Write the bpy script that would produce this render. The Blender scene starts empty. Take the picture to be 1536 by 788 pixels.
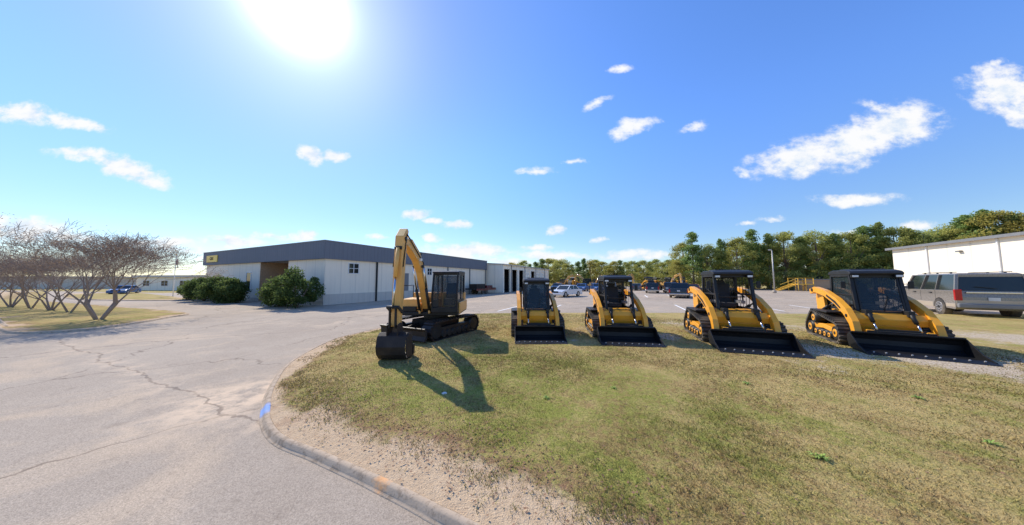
import bpy, bmesh, math, random
import numpy as np
from mathutils import Vector, Matrix, Euler, noise
R=math.radians
random.seed(7); np.random.seed(7)
sc=bpy.context.scene
COL=sc.collection
F=400.0; PITCH=math.atan(27/400); H=2.15
def ray(px,py):
    a=(px-768)/F; b=(394-py)/F; c=math.cos(PITCH); s=math.sin(PITCH)
    return Vector((a,c-b*s,s+b*c))
def G(px,py,z=0.0):
    d=ray(px,py); t=(z-H)/d.z
    return (d.x*t,d.y*t)

# ------------------------------------------------------------ node helpers
def nd(nt,t,ins=None,**kw):
    n=nt.nodes.new(t)
    for k,v in kw.items(): setattr(n,k,v)
    if ins:
        for k,v in ins.items():
            if isinstance(v,bpy.types.NodeSocket): nt.links.new(v,n.inputs[k])
            else: n.inputs[k].default_value=v
    return n
def mth(nt,op,a,b=0.0,c=0.0,clamp=False):
    n=nt.nodes.new('ShaderNodeMath'); n.operation=op; n.use_clamp=clamp
    for i,v in enumerate((a,b,c)):
        if isinstance(v,bpy.types.NodeSocket): nt.links.new(v,n.inputs[i])
        else: n.inputs[i].default_value=v
    return n.outputs[0]
def mixc(nt,f,a,b,bt='MIX'):
    n=nt.nodes.new('ShaderNodeMix'); n.data_type='RGBA'; n.blend_type=bt
    for i,v in ((0,f),(6,a),(7,b)):
        if isinstance(v,bpy.types.NodeSocket): nt.links.new(v,n.inputs[i])
        else:
            n.inputs[i].default_value=(v if i==0 else (v[0],v[1],v[2],1.0))
    return n.outputs[2]
def sstep(nt,x,lo,hi):
    n=nt.nodes.new('ShaderNodeMapRange'); n.interpolation_type='SMOOTHSTEP'
    nt.links.new(x,n.inputs[0]); n.inputs[1].default_value=lo; n.inputs[2].default_value=hi
    return n.outputs[0]
def scl(nt,c,k):
    v=nd(nt,'ShaderNodeVectorMath',operation='SCALE')
    if isinstance(c,bpy.types.NodeSocket): nt.links.new(c,v.inputs[0])
    else: v.inputs[0].default_value=c
    if isinstance(k,bpy.types.NodeSocket): nt.links.new(k,v.inputs['Scale'])
    else: v.inputs['Scale'].default_value=k
    return v.outputs[0]
def nz(nt,vec,scale,detail=4,rough=0.55,dist=0.0):
    n=nd(nt,'ShaderNodeTexNoise',{'Vector':vec,'Scale':scale,'Detail':detail,'Roughness':rough,'Distortion':dist})
    return n.outputs[0]
def newmat(name):
    m=bpy.data.materials.new(name); m.use_nodes=True
    nt=m.node_tree; b=nt.nodes['Principled BSDF']
    return m,nt,b
def mat(name,col,rough=0.5,metal=0.0,var=0.15,scale=2.5,bump=0.0,bscale=40,dust=0.0,dcol=(0.36,0.28,0.18),spec=0.5,coat=0.0):
    m,nt,b=newmat(name)
    tc=nd(nt,'ShaderNodeTexCoord').outputs['Object']
    n1=nz(nt,tc,scale,5,0.6); n2=nz(nt,tc,scale*9,3,0.6)
    f=mth(nt,'ADD',mth(nt,'MULTIPLY',n1,0.7),mth(nt,'MULTIPLY',n2,0.3))
    k=mth(nt,'ADD',mth(nt,'MULTIPLY',mth(nt,'SUBTRACT',f,0.5),var*4),1.0)
    cs=scl(nt,(col[0],col[1],col[2]),k)
    if dust>0:
        sep=nd(nt,'ShaderNodeSeparateXYZ',{0:tc})
        low=mth(nt,'SUBTRACT',1.0,sstep(nt,sep.outputs[2],0.0,1.3))
        dm=mth(nt,'MULTIPLY',mth(nt,'ADD',mth(nt,'MULTIPLY',low,0.7),0.25),mth(nt,'MULTIPLY',sstep(nt,n1,0.35,0.7),dust),clamp=True)
        cs=mixc(nt,dm,cs,dcol)
    nt.links.new(cs,b.inputs['Base Color'])
    rr=mth(nt,'ADD',mth(nt,'MULTIPLY',mth(nt,'SUBTRACT',n2,0.5),0.3),rough,clamp=True)
    nt.links.new(rr,b.inputs['Roughness'])
    b.inputs['Metallic'].default_value=metal
    b.inputs['Specular IOR Level'].default_value=spec
    b.inputs['Coat Weight'].default_value=coat
    if bump>0:
        bp=nd(nt,'ShaderNodeBump',{'Height':nz(nt,tc,bscale,4),'Strength':bump,'Distance':0.02})
        nt.links.new(bp.outputs[0],b.inputs['Normal'])
    return m

# ------------------------------------------------------------ mesh builder
class M:
    def __init__(s): s.v=[];s.f=[];s.m=[];s.s=[];s.mats=[]
    def mi(s,mt):
        if mt not in s.mats: s.mats.append(mt)
        return s.mats.index(mt)
    def add(s,vs,fs,mt,smooth=False):
        o=len(s.v); s.v+= [tuple(v) for v in vs]; k=s.mi(mt)
        for i,f in enumerate(fs):
            s.f.append([o+j for j in f]); s.m.append(k)
            s.s.append(smooth if isinstance(smooth,bool) else smooth[i])
        return s
    def b2(s,x0,x1,y0,y1,z0,z1,mt):
        vs=[(x,y,z) for z in (z0,z1) for y in (y0,y1) for x in (x0,x1)]
        return s.add(vs,[(0,1,3,2),(4,6,7,5),(0,4,5,1),(2,3,7,6),(0,2,6,4),(1,5,7,3)],mt)
    def box(s,c,sz,mt,rot=(0,0,0)):
        e=Euler(rot).to_matrix(); c=Vector(c)
        vs=[c+e@Vector((x*sz[0]/2,y*sz[1]/2,z*sz[2]/2)) for z in (-1,1) for y in (-1,1) for x in (-1,1)]
        return s.add(vs,[(0,1,3,2),(4,6,7,5),(0,4,5,1),(2,3,7,6),(0,2,6,4),(1,5,7,3)],mt)
    def beam(s,p0,p1,w,h,mt):
        p0=Vector(p0);p1=Vector(p1);d=(p1-p0).normalized()
        up=Vector((0,0,1)) if abs(d.z)<0.9 else Vector((0,1,0))
        a=d.cross(up).normalized(); b=a.cross(d)
        vs=[]
        for p in (p0,p1):
            for i,j in ((-1,-1),(1,-1),(1,1),(-1,1)): vs.append(p+a*i*w/2+b*j*h/2)
        return s.add(vs,[(0,1,2,3),(4,7,6,5),(0,4,5,1),(1,5,6,2),(2,6,7,3),(3,7,4,0)],mt)
    def cyl(s,p0,p1,r0,mt,r1=None,n=16,caps=True):
        r1=r0 if r1 is None else r1
        p0=Vector(p0);p1=Vector(p1);d=(p1-p0).normalized()
        up=Vector((0,0,1)) if abs(d.z)<0.9 else Vector((0,1,0))
        a=d.cross(up).normalized(); b=a.cross(d); vs=[]
        for p,r in ((p0,r0),(p1,r1)):
            for i in range(n):
                t=2*math.pi*i/n; vs.append(p+a*math.cos(t)*r+b*math.sin(t)*r)
        fs=[(i,(i+1)%n,n+(i+1)%n,n+i) for i in range(n)]; sm=[True]*n
        if caps: fs+= [tuple(range(n))[::-1],tuple(range(n,2*n))]; sm+=[False,False]
        return s.add(vs,fs,mt,sm)
    def prism(s,poly,x0,x1,mt):
        n=len(poly); vs=[(x0,p[0],p[1]) for p in poly]+[(x1,p[0],p[1]) for p in poly]
        fs=[(i,(i+1)%n,n+(i+1)%n,n+i) for i in range(n)]+[tuple(range(n))[::-1],tuple(range(n,2*n))]
        return s.add(vs,fs,mt)
    def ribbon(s,pts,ws,x0,x1,mt):
        L=[];Rr=[]
        for i,p in enumerate(pts):
            a=pts[max(0,i-1)]; b=pts[min(len(pts)-1,i+1)]
            t=Vector((b[0]-a[0],b[1]-a[1])).normalized(); n=(-t.y,t.x); w=ws[i]/2
            L.append((p[0]+n[0]*w,p[1]+n[1]*w)); Rr.append((p[0]-n[0]*w,p[1]-n[1]*w))
        return s.prism(L+Rr[::-1],x0,x1,mt)
    def obj(s,name,parent=None,bevel=0.0,recalc=True,**props):
        me=bpy.data.meshes.new(name); me.from_pydata(s.v,[],s.f)
        for mt in s.mats: me.materials.append(mt)
        me.polygons.foreach_set('material_index',s.m); me.polygons.foreach_set('use_smooth',s.s)
        if recalc:
            bm=bmesh.new(); bm.from_mesh(me); bmesh.ops.recalc_face_normals(bm,faces=bm.faces); bm.to_mesh(me); bm.free()
        o=bpy.data.objects.new(name,me); COL.objects.link(o)
        if parent: o.parent=parent
        if bevel>0:
            md=o.modifiers.new('b','BEVEL'); md.width=bevel; md.segments=2; md.limit_method='ANGLE'; md.angle_limit=R(35)
        for k,v in props.items(): o[k]=v
        return o
def empty(name,loc,rz=0,scale=1.0,**props):
    e=bpy.data.objects.new(name,None); COL.objects.link(e); e.location=loc; e.rotation_euler=(0,0,rz)
    e.scale=(scale,)*3 if not isinstance(scale,tuple) else scale
    e.empty_display_size=0.3
    for k,v in props.items(): e[k]=v
    return e
def copy_tree(o,parent=None):
    c=o.copy(); COL.objects.link(c)
    if parent: c.parent=parent
    for ch in list(o.children): copy_tree(ch,c)
    return c

# ------------------------------------------------------------ materials
YEL=mat('machine_yellow',(0.88,0.38,0.022),0.45,var=0.09,dust=0.12,coat=0.15)
BLK=mat('machine_black',(0.016,0.016,0.016),0.5,var=0.3,dust=0.05,spec=0.35)
BLK2=mat('bucket_black',(0.009,0.009,0.010),0.5,var=0.5,spec=0.3)
RUB=mat('rubber',(0.03,0.028,0.026),0.8,var=0.3,dust=0.5,bump=0.3)
CHR=mat('chrome',(0.6,0.6,0.6),0.18,1.0,var=0.05)
STL=mat('worn_steel',(0.45,0.43,0.40),0.5,0.4,var=0.2)
GREY=mat('grey_paint',(0.2,0.2,0.2),0.5)
BRN=mat('dark_steel',(0.024,0.018,0.017),0.55,var=0.35,dust=0.06,spec=0.3)
TAN=mat('faded_yellow',(0.80,0.43,0.11),0.5,var=0.13,dust=0.15)
SEAT=mat('seat_fabric',(0.03,0.03,0.033),0.85)
LAMP=mat('lamp_glass',(0.7,0.7,0.68),0.15,var=0.05)
REDL=mat('red_lens',(0.45,0.01,0.01),0.2,var=0.05)
WHT=mat('white_paint',(0.75,0.75,0.73),0.5,var=0.06)
CONC=mat('concrete',(0.42,0.36,0.29),0.9,var=0.25,bump=0.4)
def glassmat(name,col,a=0.55):
    m,nt,b=newmat(name)
    tc=nd(nt,'ShaderNodeTexCoord').outputs['Object']
    c=mixc(nt,nz(nt,tc,2,3),col,[x*1.5 for x in col]); nt.links.new(c,b.inputs['Base Color'])
    b.inputs['Roughness'].default_value=0.05; b.inputs['Alpha'].default_value=a
    return m
GLS=glassmat('cab_glass',(0.03,0.045,0.05),0.5)
CGL=glassmat('car_glass',(0.015,0.02,0.022),1.0)

def grass_nodes(nt):
    pos=nd(nt,'ShaderNodeNewGeometry').outputs['Position']
    big=nz(nt,pos,0.22,3,0.6); mid=nz(nt,pos,1.3,4,0.65); sml=nz(nt,pos,9,4,0.7); tiny=nz(nt,pos,60,3,0.7)
    straw=(0.51,0.375,0.15); green=(0.285,0.29,0.062); brown=(0.34,0.21,0.095)
    d=nd(nt,'ShaderNodeVectorMath',{0:pos,1:(-0.2,4.8,0.0)},operation='DISTANCE').outputs['Value']
    near=mth(nt,'MULTIPLY',mth(nt,'SUBTRACT',1.0,sstep(nt,d,0.5,5.5)),0.09)
    g=mth(nt,'ADD',mth(nt,'ADD',mth(nt,'MULTIPLY',mid,0.48),mth(nt,'MULTIPLY',sml,0.38)),mth(nt,'MULTIPLY',big,0.25))
    g=mth(nt,'ADD',g,near)
    c=mixc(nt,sstep(nt,g,0.47,0.72),straw,green)
    br=sstep(nt,mth(nt,'ADD',mth(nt,'MULTIPLY',nz(nt,pos,0.9,5,0.75,0.5),0.6),mth(nt,'MULTIPLY',nz(nt,pos,14,3),0.4)),0.46,0.62)
    c=mixc(nt,mth(nt,'MULTIPLY',br,0.68),c,brown)
    k=mth(nt,'ADD',mth(nt,'MULTIPLY',tiny,1.6),0.15)
    return pos,scl(nt,c,k),sml,tiny
def lawn_mat():
    m,nt,b=newmat('lawn')
    pos,c,sml,tiny=grass_nodes(nt)
    at=nd(nt,'ShaderNodeAttribute',attribute_name='dirt').outputs['Fac']
    ag=nd(nt,'ShaderNodeAttribute',attribute_name='gravel').outputs['Fac']
    n=mth(nt,'ADD',mth(nt,'MULTIPLY',nz(nt,pos,2.2,5,0.7),0.7),mth(nt,'MULTIPLY',sml,0.5))
    dm=sstep(nt,mth(nt,'ADD',at,mth(nt,'SUBTRACT',n,0.6)),0.36,0.66)
    sand=mixc(nt,nz(nt,pos,7,5,0.7),(0.46,0.31,0.18),(0.74,0.56,0.36))
    sand=mixc(nt,sstep(nt,nz(nt,pos,1.6,4,0.7),0.5,0.7),sand,(0.50,0.34,0.21))
    sand=mixc(nt,sstep(nt,nz(nt,pos,45,3,0.7),0.6,0.68),sand,(0.2,0.13,0.08))
    ed=mth(nt,'SUBTRACT',1.0,sstep(nt,mth(nt,'ABSOLUTE',mth(nt,'SUBTRACT',at,0.40)),0.02,0.36))
    c=mixc(nt,mth(nt,'MULTIPLY',mth(nt,'MULTIPLY',ed,sstep(nt,nz(nt,pos,12,4,0.7),0.40,0.58)),0.8),c,(0.26,0.14,0.085))
    c=mixc(nt,dm,c,sand)
    vo=nd(nt,'ShaderNodeTexVoronoi',{'Vector':pos,'Scale':28.0})
    gr=mixc(nt,vo.outputs['Distance'],(0.80,0.68,0.52),(0.30,0.21,0.13))
    gm=sstep(nt,mth(nt,'ADD',ag,mth(nt,'MULTIPLY',mth(nt,'SUBTRACT',n,0.62),2.0)),0.30,0.65)
    c=mixc(nt,mth(nt,'MULTIPLY',gm,0.9),c,gr)
    nt.links.new(c,b.inputs['Base Color']); b.inputs['Roughness'].default_value=0.95
    b.inputs['Specular IOR Level'].default_value=0.1
    hgt=mth(nt,'ADD',tiny,mth(nt,'MULTIPLY',sml,1.5))
    bp=nd(nt,'ShaderNodeBump',{'Height':hgt,'Strength':0.7,'Distance':0.03}); nt.links.new(bp.outputs[0],b.inputs['Normal'])
    return m
LAWN=lawn_mat()
def blade_mat():
    m,nt,b=newmat('grass_blades')
    pos,c,sml,tiny=grass_nodes(nt)
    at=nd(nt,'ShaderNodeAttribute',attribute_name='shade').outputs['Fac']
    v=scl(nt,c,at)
    nt.links.new(v,b.inputs['Base Color']); b.inputs['Roughness'].default_value=0.7
    b.inputs['Specular IOR Level'].default_value=0.1
    up=nd(nt,'ShaderNodeCombineXYZ',{0:0.0,1:0.0,2:1.0}).outputs[0]
    ge=nd(nt,'ShaderNodeNewGeometry').outputs['Normal']
    nn=nd(nt,'ShaderNodeVectorMath',{0:scl(nt,ge,0.5),1:up},operation='ADD').outputs[0]
    nn=nd(nt,'ShaderNodeVectorMath',{0:nn},operation='NORMALIZE').outputs[0]
    nt.links.new(nn,b.inputs['Normal'])
    tr=nd(nt,'ShaderNodeBsdfTranslucent',{'Color':v})
    mx=nd(nt,'ShaderNodeMixShader',{0:0.3,1:b.outputs[0],2:tr.outputs[0]})
    nt.links.new(mx.outputs[0],nt.nodes['Material Output'].inputs[0])
    return m
BLADE=blade_mat()
def asphalt_mat(name,base,light,warm):
    m,nt,b=newmat(name)
    pos=nd(nt,'ShaderNodeNewGeometry').outputs['Position']
    big=nz(nt,pos,0.12,4,0.6,0.5); mid=nz(nt,pos,0.8,5,0.65); fine=nz(nt,pos,80,2,0.8)
    c=mixc(nt,sstep(nt,mth(nt,'ADD',mth(nt,'MULTIPLY',big,0.6),mth(nt,'MULTIPLY',mid,0.4)),0.36,0.64),base,light)
    c=mixc(nt,mth(nt,'MULTIPLY',sstep(nt,nz(nt,pos,0.35,5,0.7,1.0),0.48,0.66),0.8),c,warm)
    k=mth(nt,'ADD',mth(nt,'MULTIPLY',fine,1.7),0.15)
    c=scl(nt,c,k)
    dk=sstep(nt,nz(nt,pos,2.5,5,0.75),0.57,0.70)
    c=mixc(nt,mth(nt,'MULTIPLY',dk,0.28),c,(0.15,0.115,0.08))
    sp_=sstep(nt,nz(nt,pos,26,3,0.7),0.63,0.68)
    c=mixc(nt,mth(nt,'MULTIPLY',sp_,0.35),c,(0.12,0.095,0.07))
    dv=nd(nt,'ShaderNodeTexNoise',{'Vector':pos,'Scale':0.9,'Detail':6.0})
    off=nd(nt,'ShaderNodeVectorMath',{0:dv.outputs['Color'],1:(1.6,1.6,0)},operation='MULTIPLY').outputs[0]
    pp=nd(nt,'ShaderNodeVectorMath',{0:pos,1:off},operation='ADD').outputs[0]
    vo=nd(nt,'ShaderNodeTexVoronoi',{'Vector':pp,'Scale':0.22},feature='DISTANCE_TO_EDGE')
    cr=mth(nt,'SUBTRACT',1.0,sstep(nt,vo.outputs['Distance'],0.0,0.009))
    cr=mth(nt,'MULTIPLY',cr,mth(nt,'MULTIPLY',sstep(nt,nz(nt,pos,0.5,2),0.34,0.52),0.65))
    c=mixc(nt,cr,c,(0.14,0.105,0.075))
    # sandy wash beside the kerb and the dark seam where the drive joins the road
    d=nd(nt,'ShaderNodeVectorMath',{0:pos,1:(-5.0,5.0,0.0)},operation='DISTANCE').outputs['Value']
    s=mth(nt,'MULTIPLY',mth(nt,'SUBTRACT',1.0,sstep(nt,d,0.2,1.7)),sstep(nt,nz(nt,pos,1.8,5,0.7),0.38,0.60))
    c=mixc(nt,mth(nt,'MULTIPLY',s,0.85),c,(0.76,0.57,0.38))
    p0=Vector(G(398,645)); p1=Vector(G(130,530)); t=(p1-p0).normalized(); nn=Vector((-t.y,t.x))
    wob=mth(nt,'MULTIPLY',mth(nt,'SUBTRACT',nz(nt,pos,0.7,5,0.6),0.5),0.9)
    dl=nd(nt,'ShaderNodeVectorMath',{0:pos,1:(nn.x,nn.y,0)},operation='DOT_PRODUCT').outputs['Value']
    dl=mth(nt,'ABSOLUTE',mth(nt,'ADD',mth(nt,'SUBTRACT',dl,p0.dot(nn)),wob))
    sm=mth(nt,'SUBTRACT',1.0,sstep(nt,dl,0.01,0.035))
    al=nd(nt,'ShaderNodeVectorMath',{0:pos,1:(t.x,t.y,0)},operation='DOT_PRODUCT').outputs['Value']
    al=mth(nt,'SUBTRACT',al,p0.dot(t))
    gate=mth(nt,'MULTIPLY',mth(nt,'GREATER_THAN',al,-0.05),mth(nt,'LESS_THAN',al,(p1-p0).length+4))
    c=mixc(nt,mth(nt,'MULTIPLY',mth(nt,'MULTIPLY',sm,gate),0.55),c,(0.11,0.08,0.06))
    sn=mth(nt,'MULTIPLY',mth(nt,'SUBTRACT',1.0,sstep(nt,dl,0.05,0.5)),mth(nt,'MULTIPLY',gate,sstep(nt,nz(nt,pos,2.2,5,0.7),0.45,0.62)))
    c=mixc(nt,mth(nt,'MULTIPLY',sn,0.45),c,(0.70,0.53,0.36))
    nt.links.new(c,b.inputs['Base Color']); b.inputs['Roughness'].default_value=0.9
    b.inputs['Specular IOR Level'].default_value=0.15
    bp=nd(nt,'ShaderNodeBump',{'Height':fine,'Strength':0.6,'Distance':0.01}); nt.links.new(bp.outputs[0],b.inputs['Normal'])
    return m
ASPH=asphalt_mat('asphalt',(0.37,0.297,0.222),(0.44,0.36,0.272),(0.53,0.41,0.285))
def leafmat(name,dark,light,rnd=0.25,aut=(0.52,0.38,0.09)):
    m,nt,b=newmat(name)
    at=nd(nt,'ShaderNodeAttribute',attribute_name='shade').outputs['Fac']
    oi=nd(nt,'ShaderNodeObjectInfo').outputs['Random']
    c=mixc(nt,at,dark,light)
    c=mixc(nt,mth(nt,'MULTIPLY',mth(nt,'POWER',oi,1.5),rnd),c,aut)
    nt.links.new(c,b.inputs['Base Color']); b.inputs['Roughness'].default_value=0.7
    b.inputs['Specular IOR Level'].default_value=0.2
    tr=nd(nt,'ShaderNodeBsdfTranslucent',{'Color':c})
    mx=nd(nt,'ShaderNodeMixShader',{0:0.5,1:b.outputs[0],2:tr.outputs[0]})
    nt.links.new(mx.outputs[0],nt.nodes['Material Output'].inputs[0])
    return m
LEAF=leafmat('oak_leaves',(0.17,0.21,0.055),(0.54,0.55,0.15),0.65)
PINE=leafmat('pine_needles',(0.10,0.17,0.05),(0.33,0.43,0.13),0.2)
SHRUB=leafmat('shrub_leaves',(0.05,0.085,0.022),(0.18,0.24,0.07),0.05)
BARK=mat('bark',(0.20,0.15,0.11),0.9,var=0.3,scale=5,bump=0.6)
MBARK=mat('myrtle_bark',(0.31,0.235,0.185),0.8,var=0.25,scale=5)

# ------------------------------------------------------------ ground
def sheet(name,poly,z,mt,kind='structure'):
    me=bpy.data.meshes.new(name); me.from_pydata([(p[0],p[1],z) for p in poly],[],[list(range(len(poly)))])
    bm=bmesh.new(); bm.from_mesh(me)
    for f in bm.faces:
        f.normal_update()
        if f.normal.z<0: f.normal_flip()
    bmesh.ops.triangulate(bm,faces=bm.faces); bm.to_mesh(me); bm.free()
    me.materials.append(mt); o=bpy.data.objects.new(name,me); COL.objects.link(o); o['kind']=kind
    return o
sheet('ground',[(-2500,-800),(2500,-800),(2500,3000),(-2500,3000)],0.0,LAWN)
sheet('road',[(-200,-60),(90,-60),(90,20),(75,60),(48,95),(-10,95),(-16,80),(-45,52),(-60,46),(-200,80)],0.02,ASPH)

def catmull(pts,n=10):
    out=[]
    P=[pts[0]]+list(pts)+[pts[-1]]
    for i in range(1,len(P)-2):
        p0,p1,p2,p3=[Vector(q) for q in P[i-1:i+3]]
        for k in range(n):
            t=k/n
            out.append(tuple(0.5*((2*p1)+(p2-p0)*t+(2*p0-5*p1+4*p2-p3)*t*t+(-p0+3*p1-3*p2+p3)*t**3)))
    out.append(tuple(pts[-1])); return out
LZ=0.085
def make_kerb(name,path,mt,closed=False):
    prof=[(0.0,0.05),(0.0,0.088),(0.010,0.095),(0.045,0.095),(0.070,0.082),(0.088,0.040),(0.105,0.026),(0.12,0.023),(0.12,0.0)]
    m=M(); n=len(path); vs=[]
    for i,p in enumerate(path):
        a=Vector(path[max(0,i-1)]); b=Vector(path[min(n-1,i+1)]); t=(b-a).normalized()
        nn=Vector((t.y,-t.x)); sc_=0.014*noise.noise(Vector((p[0]*1.4,p[1]*1.4,5)))
        for o,z in prof: vs.append((p[0]+nn.x*(o+sc_),p[1]+nn.y*(o+sc_),z+(sc_*0.5 if z>0.08 else 0)))
    k=len(prof); fs=[]
    for i in range(n-1):
        for j in range(k-1): fs.append((i*k+j,i*k+j+1,(i+1)*k+j+1,(i+1)*k+j))
    m.add(vs,fs,mt,True); return m.obj(name,kind='structure')
def kerb_mat():
    m,nt,b=newmat('kerb_concrete')
    pos=nd(nt,'ShaderNodeNewGeometry').outputs['Position']
    c=mixc(nt,nz(nt,pos,3,6,0.7),(0.38,0.28,0.185),(0.62,0.49,0.35))
    c=mixc(nt,mth(nt,'MULTIPLY',sstep(nt,nz(nt,pos,10,5,0.75),0.48,0.62),0.65),c,(0.27,0.195,0.13))
    n=mth(nt,'MULTIPLY',mth(nt,'SUBTRACT',nz(nt,pos,14,4,0.7),0.5),0.3)
    for (pp,col,r) in (((*G(400,612,0.09),0.08),(0.18,0.40,0.85),0.20),((*G(578,719,0.09),0.08),(0.85,0.42,0.16),0.09)):
        d=nd(nt,'ShaderNodeVectorMath',{0:pos,1:pp},operation='DISTANCE').outputs['Value']
        f=mth(nt,'SUBTRACT',1.0,sstep(nt,mth(nt,'ADD',d,n),r*0.4,r*1.5))
        c=mixc(nt,mth(nt,'MULTIPLY',f,0.7),c,col)
    nt.links.new(c,b.inputs['Base Color']); b.inputs['Roughness'].default_value=0.9
    b.inputs['Specular IOR Level'].default_value=0.15
    bp=nd(nt,'ShaderNodeBump',{'Height':nz(nt,pos,40,4,0.7),'Strength':0.4,'Distance':0.01}); nt.links.new(bp.outputs[0],b.inputs['Normal'])
    return m
KERB=kerb_mat()
front_px=[(575,491),(540,499),(505,508),(464,527),(435,546),(416,572),(406,602),(408,630),(430,654),(488,678),(572,714),(655,754),(742,798)]
front=[G(x,y,0.09) for x,y in front_px]+[(1.7,1.28),(4.5,0.0),(12,-2.6),(45,-11)]
fpath=catmull(front,8)
make_kerb('kerb',fpath,KERB)
back=[(45,16.5),(30,16.6),(22,16.2),(14,17.0),(6,17.2),(0,17.0),(-2.6,16.6),(-4.3,15.0)]
isl=[tuple(p) for p in fpath]+back
gravel_pts=[(7.2,8.9,.9,0.85),(9.0,7.9,1.2,.95),(11.0,6.9,1.5,.95),(13.5,6.0,1.6,.95),(16,5.7,1.6,.9),(5.5,10.0,0.9,0.8),(8,13,1.5,.6),(3.2,11.2,0.9,0.6),(-2.6,8.8,1.1,0.4),(12,12,2,.5),(2.0,9.3,.7,.5),(18,9,2.5,.8),(3.9,9.0,.8,.6),(7.5,6.5,.9,.5),(10.5,5.2,1.0,.5)]
kp=np.array(fpath)
def lawn_island(name,poly,z0,kp,gp,step,xr,yr):
    me=bpy.data.meshes.new(name); me.from_pydata([(p[0],p[1],z0) for p in poly],[],[list(range(len(poly)))])
    bm=bmesh.new(); bm.from_mesh(me)
    bmesh.ops.triangulate(bm,faces=bm.faces)
    for ax,(a,b) in enumerate((xr,yr)):
        t=a
        while t<b:
            co=(t,0,0) if ax==0 else (0,t,0); no=(1,0,0) if ax==0 else (0,1,0)
            bmesh.ops.bisect_plane(bm,geom=bm.verts[:]+bm.edges[:]+bm.faces[:],plane_co=co,plane_no=no)
            t+=step
    for f in bm.faces:
        f.normal_update()
        if f.normal.z<0: f.normal_flip()
    bm.to_mesh(me); bm.free()
    me.materials.append(LAWN)
    d1=me.attributes.new('dirt','FLOAT','POINT'); d2=me.attributes.new('gravel','FLOAT','POINT')
    D=[];Gv=[]
    for v in me.vertices:
        d=np.min(np.hypot(kp[:,0]-v.co.x,kp[:,1]-v.co.y))
        wob=noise.noise(Vector((v.co.x*0.8,v.co.y*0.8,0)))*0.4
        D.append(max(0,1.05-(d+wob)*(0.9 if v.co.x>-3.2 else 2.2)) )
        g=0
        for (x,y,r,s) in gp:
            q=((v.co.x-x)**2+(v.co.y-y)**2)/(r*r); g=max(g,s*math.exp(-q))
        Gv.append(g)
        e=min(1,d/0.8)
        v.co.z+=e*(0.02+0.02*noise.noise(Vector((v.co.x*0.5,v.co.y*0.5,3))))
    d1.data.foreach_set('value',D); d2.data.foreach_set('value',Gv)
    o=bpy.data.objects.new(name,me); COL.objects.link(o); o['kind']='structure'
    return o
lawn_island('lawn',isl,LZ,kp,gravel_pts,0.35,(-7,22),(-3,18))
vf=[(-90,44),(-28.5,15.0),(-24.5,12.9),(-20.2,11.0),(-18.3,11.3),(-18.4,12.7),(-19.6,15.3),(-21.5,17.6),(-32,21.5),(-47,27)]
vp=catmull(vf,8); make_kerb('kerb',vp,KERB)
lawn_island('lawn',[tuple(p) for p in vp]+[(-90,52)],LZ,np.array(vp),[],1.0,(-50,-17),(10,30))
vp2=catmull([(-70,42),(-52,31.5),(-42,28.6),(-36.5,28.4),(-36,30),(-41,33)],8); make_kerb('kerb',vp2,KERB)
lawn_island('lawn',[tuple(p) for p in vp2]+[(-70,49)],LZ,np.array(vp2),[],2.0,(-60,-35),(28,40))

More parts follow.
